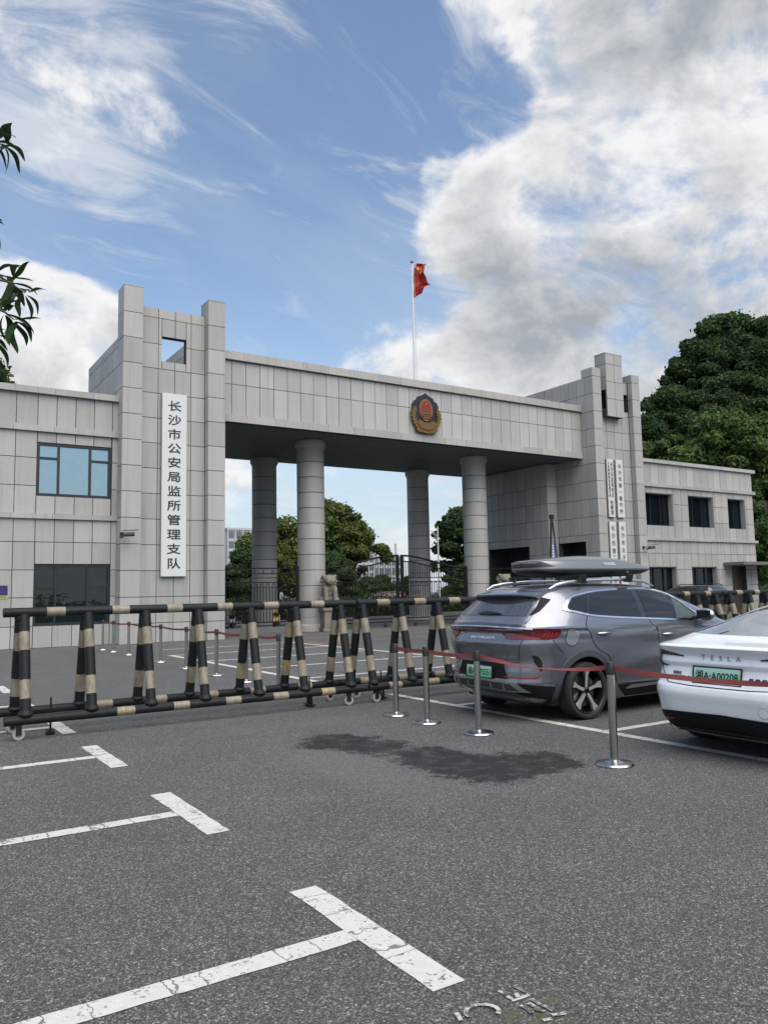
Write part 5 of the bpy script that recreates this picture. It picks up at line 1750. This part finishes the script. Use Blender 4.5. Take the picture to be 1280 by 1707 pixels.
# ------------------------------------------------------------------ trees
def leaf_cloud(name, blobs, n, size, m, seed, squash=.8, gap=.0):
    """one crown: small leaf sprays spread over and inside overlapping lobes"""
    r = np.random.default_rng(seed)
    B = np.array(blobs, float)           # x y z rx ry rz
    area = (B[:, 3] * B[:, 4] + B[:, 4] * B[:, 5] + B[:, 3] * B[:, 5])
    idx = r.choice(len(B), n, p=area / area.sum())
    d = r.normal(size=(n, 3)); d /= np.linalg.norm(d, axis=1)[:, None]
    rad = 1 - np.abs(r.normal(size=n)) * .20 + .05
    stray = r.random(n) < .10
    rad = np.where(stray, 1 + np.abs(r.normal(size=n)) * .16, rad)
    c = B[idx, :3] + d * B[idx, 3:] * rad[:, None]
    nrm = d * .7 + r.normal(size=(n, 3)) * .75 + np.array([0, 0, .35])
    nrm /= np.linalg.norm(nrm, axis=1)[:, None]
    t = np.cross(nrm, r.normal(size=(n, 3))); t /= np.linalg.norm(t, axis=1)[:, None]
    b = np.cross(nrm, t)
    s = size * r.uniform(.55, 1.25, n)[:, None]
    # each spray is a ragged bent piece: 5 corners
    k = [(-1.0, 0), (-.15, -.62), (1.0, -.18), (.75, .50), (-.2, .60)]
    V = np.zeros((n, 6, 3))
    for q, (u, w) in enumerate(k):
        V[:, q] = c + t * s * u + b * s * w - nrm * s * .22 * (u * u)
    V[:, 5] = c + nrm * s * .12
    V = V.reshape(-1, 3)
    F = []
    base = np.arange(n) * 6
    tri = np.array([(0, 1, 5), (1, 2, 5), (2, 3, 5), (3, 4, 5), (4, 0, 5)])
    F = (base[:, None, None] + tri[None]).reshape(-1, 3)
    me = bpy.data.meshes.new(name)
    me.vertices.add(len(V)); me.vertices.foreach_set('co', V.astype(np.float32).ravel())
    me.loops.add(F.size); me.loops.foreach_set('vertex_index', F.astype(np.int32).ravel())
    me.polygons.add(len(F)); me.polygons.foreach_set('loop_start', (np.arange(len(F)) * 3).astype(np.int32))
    me.polygons.foreach_set('loop_total', np.full(len(F), 3, np.int32))
    me.update(calc_edges=True)
    me.validate()
    me.materials.append(m)
    return me


def crown_blobs(seed, R, H, z0, n=14):
    """many uneven lobes: large ones make the mass, small ones break up its outline"""
    r = random.Random(seed)
    out = [(0, 0, z0 + H * .5, R * .55, R * .55, H * .36)]
    lean = (r.uniform(-.15, .15) * R, r.uniform(-.15, .15) * R)
    for i in range(n * 3):
        a = r.uniform(0, 6.283)
        hh_ = r.uniform(.08, .97)
        prof = math.sqrt(max(.05, 1 - abs(hh_ * 1.9 - .82) ** 2.2)) * (1 + .18 * math.sin(a * 3 + seed))
        big_ = i < n
        q = r.uniform(.40, .74) * R * prof if big_ else r.uniform(.70, .98) * R * prof
        rr = r.uniform(.22, .34) * R if big_ else r.uniform(.08, .19) * R
        out.append((q * math.cos(a) + lean[0] * hh_, q * math.sin(a) + lean[1] * hh_, z0 + H * hh_, rr, rr * r.uniform(.8, 1.2), rr * r.uniform(.55, .85)))
    return out


def trunk_mesh(z0, H, r0, R, seed):
    r = random.Random(seed)
    mb = MB()
    top = z0 + H * .55
    mb.tube([(0, 0, -.2), (.05, .03, z0 * .5), (.0, .08, z0), (.1, 0, top)], [r0 * 1.25, r0, r0 * .8, r0 * .25], 10)
    for i in range(7):
        a = i * 2.4 + r.uniform(-.4, .4)
        z = z0 * r.uniform(.75, 1.1)
        q = R * r.uniform(.45, .75)
        mb.tube([(0, .05, z), (q * .4 * math.cos(a), q * .4 * math.sin(a), z + H * .16), (q * math.cos(a), q * math.sin(a), z + H * r.uniform(.3, .5))], [r0 * .42, r0 * .28, r0 * .07], 7)
    return mb.mesh('trunk', bark, True)


TREES = {}


def tree_kind(key, R, H, z0, n, size, m, seed, r0, nb=14):
    TREES[key] = (leaf_cloud('crown', crown_blobs(seed, R, H, z0, nb), n, size, m, seed), trunk_mesh(z0, H, r0, R, seed))


def tree(key, label, x, y, z=0.0, s=1.0, rz=0.0, group=None, sz=None):
    t = thing('tree', label, 'tree', (x, y, z), rz, group)
    c, tk = TREES[key]
    ob('crown', c, None, t, scale=(s, s, sz or s)); ob('trunk', tk, None, t, scale=(s, s, sz or s))
    return t


tree_kind('hillA', 5.2, 8.5, 3.2, 60000, .19, leaf_dark, 3, .30, 30)
tree_kind('hillB', 4.6, 9.5, 3.0, 56000, .19, leaf_dark, 5, .28, 28)
tree_kind('frontA', 4.4, 6.5, 2.6, 52000, .165, leaf_mid, 8, .25, 28)
tree_kind('gateA', 4.0, 6.4, 2.4, 38000, .15, leaf_olive, 12, .22, 26)
tree_kind('gateB', 3.6, 6.0, 2.2, 32000, .15, leaf_dark, 15, .22, 24)

# wooded hill on the right
def hill_h(x, y):
    u = (x - 52) * .80 + (y - 46) * .35
    h = 24 * (1 / (1 + math.exp(-(u - 16) / 8.5)) - .10)
    h = h + 1.4 * math.sin(x * .11) * math.cos(y * .09)
    edge = min(1, max(0, (x - 47) / 8)) * min(1, max(0, (y - 34) / 8))
    edge *= min(1, max(0, (x - .98 * y) / 9))      # the hill ends well to the right of the drive
    return max(-.3, h * edge - .2)


hv = []; hf = []
nx_, ny_ = 46, 40
for i in range(nx_ + 1):
    for j in range(ny_ + 1):
        x, y = 44 + 130 * i / nx_, 32 + 110 * j / ny_
        hv.append((x, y, hill_h(x, y)))
for i in range(nx_):
    for j in range(ny_):
        a = i * (ny_ + 1) + j
        hf.append((a, a + ny_ + 1, a + ny_ + 2, a + 1))


def b_soil(g, b):
    geo = g.n('ShaderNodeNewGeometry').outputs['Position']
    g.put(b.inputs['Base Color'], g.mix(g.noise(geo, .8, 6, .7), (.018, .030, .012), (.05, .055, .025)))


tag(MB().add(hv, hf).obj('hill', mat('hill_undergrowth', rough=.95, build=b_soil), None, True), 'wooded hill rising behind the right wing', None, None, 'structure')
gh = 'trees on the hill behind the right wing'
hs = [('hillA', 61.0, 50, .95, 'dark tree at the left foot of the hill, just right of the right tower'),
      ('hillB', 66.5, 53, .90, 'dark tree of the hill slope, left of its middle'),
      ('hillA', 73.0, 54, .98, 'broad dark tree halfway up the hill slope'),
      ('hillB', 80.0, 55, 1.15, 'dark tree high on the hill, below the topmost crown'),
      ('hillA', 88.0, 57, 1.40, 'topmost dark crown of the hill, near the right picture edge'),
      ('hillB', 98.0, 57, 1.35, 'dark tree of the hilltop beyond the right picture edge'),
      ('hillA', 60.0, 46, .80, 'small dark tree low on the hill beside the right tower'),
      ('hillB', 68.5, 47.5, .95, 'dark tree on the lower slope, above the lighter front crowns'),
      ('hillA', 77.0, 49, 1.0, 'dark tree on the lower slope near the right edge'),
      ('hillB', 85.0, 50, 1.05, 'dark tree at the right edge of the slope'),
      ('hillA', 92.0, 52, 1.1, 'dark tree beyond the right edge of the slope')]
for i, (k_, x, y, s, lab) in enumerate(hs):
    tree(k_, lab, x, y, hill_h(x, y) - .6, s, i * 1.37, gh)
gf = 'lighter trees in front of the hill'
for i, (x, y, s, lab) in enumerate(((53.5, 41.5, .92, 'lighter green tree right beside the tower top, above the wing roof'), (61.5, 42.5, 1.18, 'lighter green round tree over the middle of the right wing roof'),
                                    (68.0, 41, 1.10, 'lighter green tree over the right end of the wing roof'), (58.0, 37.0, .85, 'lighter green tree beyond the right end of the wing'), (64.0, 35.5, .80, 'low lighter green tree at the right picture edge'))):
    tree('frontA', lab, x, y, max(0, hill_h(x, y)) - .2 + (2.6 if i < 3 else 0), s, i * 2.1 + .4, gf)
# trees seen through the gate
gg = 'trees beyond the gate'
tree('gateA', 'olive green tree beyond the gate, right of the near left column', 33.6, 60, 0, 1.02, .6, gg)
tree('gateA', 'olive green tree beyond the gate, between the two left columns', 28.6, 61, -.6, .92, 2.6, gg)
tree('gateB', 'low tree beyond the fence, left of the far left column', 24.2, 58, -1.2, .74, 1.2, gg)
tree('gateB', 'low dark tree beyond the fence, behind the near left column', 30.6, 55, -1.4, .72, 4.2, gg)
tree('gateB', 'dark tree beyond the gate, left of the near right column', 49.0, 60, 0, 1.12, 3.3, gg)
tree('gateB', 'low dark tree beyond the gate beside the street lamp', 45.4, 57, -1.6, .66, 5.3, gg)
tree('gateA', 'small tree behind the gate centre post', 41.0, 72, -1.2, .55, 1.9, gg)
tree('gateB', 'small dark tree behind the left gate leaf', 37.2, 68, -1.0, .60, .3, gg)
for i, (x, y, s) in enumerate(((44.0, 84, .55), (48.5, 88, .6), (53.0, 86, .58), (58.0, 90, .62), (63.5, 92, .6))):
    tree('gateB', ['low dark tree far beyond the gate, left of the centre post', 'low dark tree far beyond the gate, behind the centre post', 'low dark tree far beyond the gate, right of the centre post', 'low dark tree far beyond the gate, behind the far right column', 'low dark tree far beyond the gate, beside the street lamp post'][i], x, y, -1.4, s, i * 1.1, gg)
# trees across the car park, mirrored in the dark windows of the right wing
for i, (x, y, s) in enumerate(((58, -4, 1.5), (70, -12, 1.7), (84, -20, 1.8), (62, -22, 1.7), (98, -14, 1.7), (78, -38, 1.9), (96, -38, 1.9))):
    tree('hillA', ['first', 'second', 'third', 'fourth', 'fifth', 'sixth', 'seventh'][i] + ' tree across the car park from the right wing, outside the picture on the right', x, y, 0, s, i * 1.7, 'trees across the car park')
tree('hillA', 'dark tree top showing above the left wing roof', 4.6, 60, 5.5, 1.05, .9)

# low hedge along the inner road
def hedge(label, x0, x1, y, h):
    t = thing('hedge', label, 'hedge', (x0, y, 0))
    r_ = random.Random(int(x0 * 7))
    bl = [(i * .55, r_.uniform(-.2, .2), h * .55, .5, .5, h * .5) for i in range(int((x1 - x0) / .55) + 1)]
    ob('foliage', leaf_cloud('foliage', bl, int((x1 - x0) * 420), .10, leaf_mid, int(x0)), None, t)
    MB().box((0, -.3, 0), (x1 - x0, .3, h * .6)).obj('stems', mat('hedge_dark', (.012, .016, .008), .95), t)
    return t


hedge('clipped green hedge inside the gate on the left', 18.0, 34.0, 46, 1.3)
hedge('clipped green hedge inside the gate on the right', 34.6, 46.0, 50, 1.2)
hedge('green hedge beside the right end of the wing', 44.9, 52.0, 29.5, 1.5)

# ------------------------------------------------------------------ far buildings, lamp, mast
conc = mat('far_concrete', (.42, .43, .43), .8)
far_glass = mat('far_glass', (.10, .13, .16), .15, spec=.6)


def block(label, x0, x1, y, z1, nx, nz, depth=14, z0=0.0):
    t = thing('apartment_block', label, 'building', (x0, y, 0))
    W = x1 - x0
    MB().box((0, .4, 0), (W, depth, z1)).obj('wall', conc, t)
    MB().box((-.3, .1, z1), (W + .3, depth + .3, z1 + .7)).obj('parapet', conc, t)
    cw, ch = W / nx, (z1 - z0) / nz
    pm = MB().box((.18 * cw, .25, .18 * ch), (.82 * cw, .39, .86 * ch)).mesh('window', far_glass)
    for i in range(nx):
        for j in range(nz):
            ob('window', pm, None, t, (i * cw, 0, z0 + j * ch))
    rib = MB().box((-.12, 0, 0), (.12, .38, z1)).mesh('pier', conc)
    for i in range(nx + 1): ob('pier', rib, None, t, (i * cw, 0, 0))
    return t


block('pale apartment block far behind the fence, left of the left columns', 99.0, 118.0, 250, 23.6, 7, 7)
block('pale apartment block far behind the trees, right of the near left column', 147.5, 158.0, 252, 25.0, 4, 8)
block('low pale building far beyond the gate centre', 160.0, 178.0, 262, 15.6, 6, 4)
mast = thing('lattice_mast', 'thin lattice mast on the skyline left of the far right column', 'mast', (170.0, 256, 0))
mm = MB()
for (a, b) in ((-.5, -.5), (.5, -.5), (.5, .5), (-.5, .5)): mm.tube([(a, b, 0), (a * .5, b * .5, 20.5)], .09, 5)
for k_ in range(12):
    z = 3 + k_ * 1.45; w = .5 - .25 * z / 20.5
    mm.tube([(-w, -w, z), (w, -w, z + 1.4)], .06, 4).tube([(w, -w, z), (-w, -w, z + 1.4)], .06, 4)
mm.obj('lattice', mat('mast_grey', (.30, .31, .32), .6), mast)
lampo = thing('street_lamp', 'pale street lamp beyond the gate with a curved arm', 'street lamp', (40.95, 55, 0))
lpm = mat('lamp_post_grey', (.50, .51, .51), .5)
MB().tube([(0, 0, 0), (0, 0, 4), (0, 0, 7.2)], [.10, .08, .05], 10).obj('post', lpm, lampo, True)
MB().tube([(0, 0, 6.3), (-.35, 0, 6.6), (-1.1, 0, 6.95)], .03, 6).tube([(0, 0, 5.9), (-.25, 0, 6.3), (-.6, 0, 6.68)], .022, 6).obj('arm', lpm, lampo)
MB().box((-1.55, -.12, 6.90), (-1.05, .12, 7.02), bev=.03).obj('lamp_head', lpm, lampo)

# scooters parked behind the fence
def scooter(label, x, y, rz, c):
    t = thing('scooter', label, 'scooter', (x, y, 0), rz, 'scooters behind the iron fence')
    pm = mat('scooter_' + label.split()[0], c, .3, coat=.6)
    for q in (-.62, .62):
        MB().lathe([(.15, -.04), (.22, -.045), (.235, 0), (.22, .045), (.15, .04)], 20, 'y', (q, 0, .235)).obj('wheel', rubber, t, True)
    MB().prism([(-.75, .42), (-.55, .72), (-.1, .70), (0, .45), (.28, .34), (.34, .5), (.42, .95), (.52, .95), (.62, .52), (.5, .30), (-.2, .26), (-.6, .34)], -.14, .14).obj('body', pm, t)
    MB().box((-.72, -.13, .71), (-.08, .13, .80), bev=.03).obj('seat', black_plastic, t)
    MB().tube([(.60, 0, .25), (.44, 0, 1.02)], .025, 8).tube([(.40, -.32, 1.05), (.44, 0, 1.02), (.40, .32, 1.05)], .016, 8).obj('handlebar', black_plastic, t)
    MB().lathe([(0, 0), (.07, .02), (.075, .05), (0, .06)], 12, 'x', (.50, 0, .92)).obj('headlamp', steel, t)
    return t


scooter('yellow scooter parked behind the fence beside the near left column', 15.0, 32.3, R_(70), (.42, .27, .03))
scooter('black scooter parked behind the fence by the left tower', 12.9, 32.4, R_(80), (.02, .02, .022))
scooter('white scooter parked behind the left gate leaf', 17.6, 32.6, R_(75), (.5, .5, .5))
# small parked van seen through the gate
rv = thing('parked_car', 'small red car parked beyond the gate, seen through the pickets', 'car', (38.2, 56, 0), R_(180))
RVs = Shell([(r[0], r[1], r[2] * .9, r[3] * .95) for r in SUVT], 5)
body(RVs, 'body', mat('car_paint_red', (.10, .02, .022), .4, coat=.3), rv, [(.93, .36), (3.3, .36)], .38, nt=80)
for s in (-1, 1):
    patch(RVs, 'side_window', [(.45, 1.30), (.60, 1.50), (2.0, 1.53), (2.6, 1.20), (2.0, 1.18)], 'p', tint_m, rv, .006, .01, .1, s > 0)
    for x in (.93, 3.3): wheel(rv, x, s * .77, .33, s)

# ------------------------------------------------------------------ the near tree whose twigs hang into the picture
nt_ = thing('tree', 'near tree with long drooping leaves at the left picture edge', 'tree', (-1.15, 5.9, 0))
MB().tube([(0, 0, -.1), (.06, -.03, 1.2), (.0, .02, 2.6), (.12, -.05, 4.4), (.1, 0, 6.0)], [.16, .12, .10, .07, .03], 12).obj('trunk', bark, nt_, True)


def leaf_mesh(L, W, droop, fold, seed):
    r = random.Random(seed)
    v = []; f = []
    n = 9
    for i in range(n + 1):
        s = i / n
        w = W * (math.sin(math.pi * min(1, s * .97 + .03)) ** .75) * (1 - .15 * s)
        x = L * s * (1 - .18 * droop * s); z = -droop * L * .55 * s * s
        k_ = .012 * math.sin(s * 5 + seed)
        v += [(x, -w / 2 + k_, z + fold * w), (x, k_, z), (x, w / 2 + k_, z + fold * w)]
    for i in range(n):
        a = 3 * i
        f += [(a, a + 3, a + 4, a + 1), (a + 1, a + 4, a + 5, a + 2)]
    v += [(-.02, 0, .004), (-.02, 0, -.004)]
    return mesh('leaf', v[:-2], f, True, [near_leaf])


LV = [leaf_mesh(.150, .041, d, .12, i) for i, d in enumerate((.35, .7, 1.0, .55))]
cf = Vector((0, 0, CAM_Z))
def seen(px, py, dist):
    d = _f * 1318.9 + _r * (px - 640) - _u * (py - 853.5)
    return cf + d / 1318.9 * dist


def twig(tips, base, r0=.012):
    """a twig from the trunk side to its tip, with leaves in loose whorls along its outer part"""
    o = Vector(nt_.location)
    pts = [Vector(base)] + [Vector(t) for t in tips]
    MB().tube([p - o for p in pts], [r0 * (1 - .75 * i / (len(pts) - 1)) for i in range(len(pts))], 7).obj('twig', bark, nt_, True)
    return pts


lr = random.Random(21)


def whorl(p, d, n, spread=1.0, s0=1.0):
    o = Vector(nt_.location)
    d = Vector(d).normalized()
    for i in range(n):
        a = 6.283 * i / n + lr.uniform(-.4, .4)
        e = d.orthogonal().normalized(); g_ = d.cross(e)
        dd = (d * lr.uniform(.2, .7) + (e * math.cos(a) + g_ * math.sin(a)) * spread + Vector((0, 0, -.25))).normalized()
        q = dd.to_track_quat('X', 'Z')
        s = s0 * lr.uniform(.75, 1.15)
        lf = ob('leaf', LV[lr.randrange(4)], None, nt_, p - o + dd * .015)
        lf.rotation_euler = q.to_euler(); lf.scale = (s, s, s)


# twigs: where their leaf whorls hang (world points found from the photograph, 3.8 to 4.6 m away)
for (tips, base, whorls) in (
    ([seen(-140, 470, 4.3), seen(-50, 455, 4.2), seen(15, 470, 4.1), seen(42, 488, 4.05)], (-1.05, 5.85, 3.4), ((3, 6), (2, 6), (1, 5))),
    ([seen(-130, 490, 4.2), seen(-40, 500, 4.1), seen(8, 520, 4.0), seen(24, 533, 4.0)], (-1.08, 5.85, 3.1), ((3, 6), (2, 7), (1, 6))),
    ([seen(-140, 440, 4.5), seen(-60, 440, 4.4), seen(-10, 455, 4.3), seen(16, 462, 4.3)], (-1.05, 5.85, 3.6), ((3, 5), (2, 5))),
    ([seen(-150, 250, 4.5), seen(-60, 240, 4.4), seen(-14, 238, 4.3), seen(6, 240, 4.3)], (-1.0, 5.85, 4.2), ((3, 6), (2, 6), (1, 5))),
    ([seen(-130, 380, 4.4), seen(-60, 375, 4.4), seen(-34, 372, 4.4), seen(-26, 370, 4.4)], (-1.05, 5.85, 3.8), ((3, 5), (2, 6))),
    ([seen(-110, 560, 4.2), seen(-50, 555, 4.1), seen(-25, 560, 4.1), seen(-14, 560, 4.1)], (-1.1, 5.85, 2.9), ((3, 5), (2, 6), (1, 6))),
    ([seen(-260, 330, 4.6), seen(-200, 300, 4.5), seen(-150, 330, 4.5), seen(-120, 340, 4.5)], (-1.05, 5.85, 3.8), ((3, 6), (2, 6), (1, 6))),
    ([seen(-300, 180, 4.6), seen(-220, 150, 4.5), seen(-140, 140, 4.5), seen(-90, 150, 4.5)], (-1.0, 5.85, 4.4), ((3, 6), (2, 6), (1, 6)))):
    pts = twig(tips, base)
    for (k_, n) in whorls:
        p = pts[k_ + 1]
        d = pts[k_ + 1] - pts[k_]
        whorl(p, d, n)
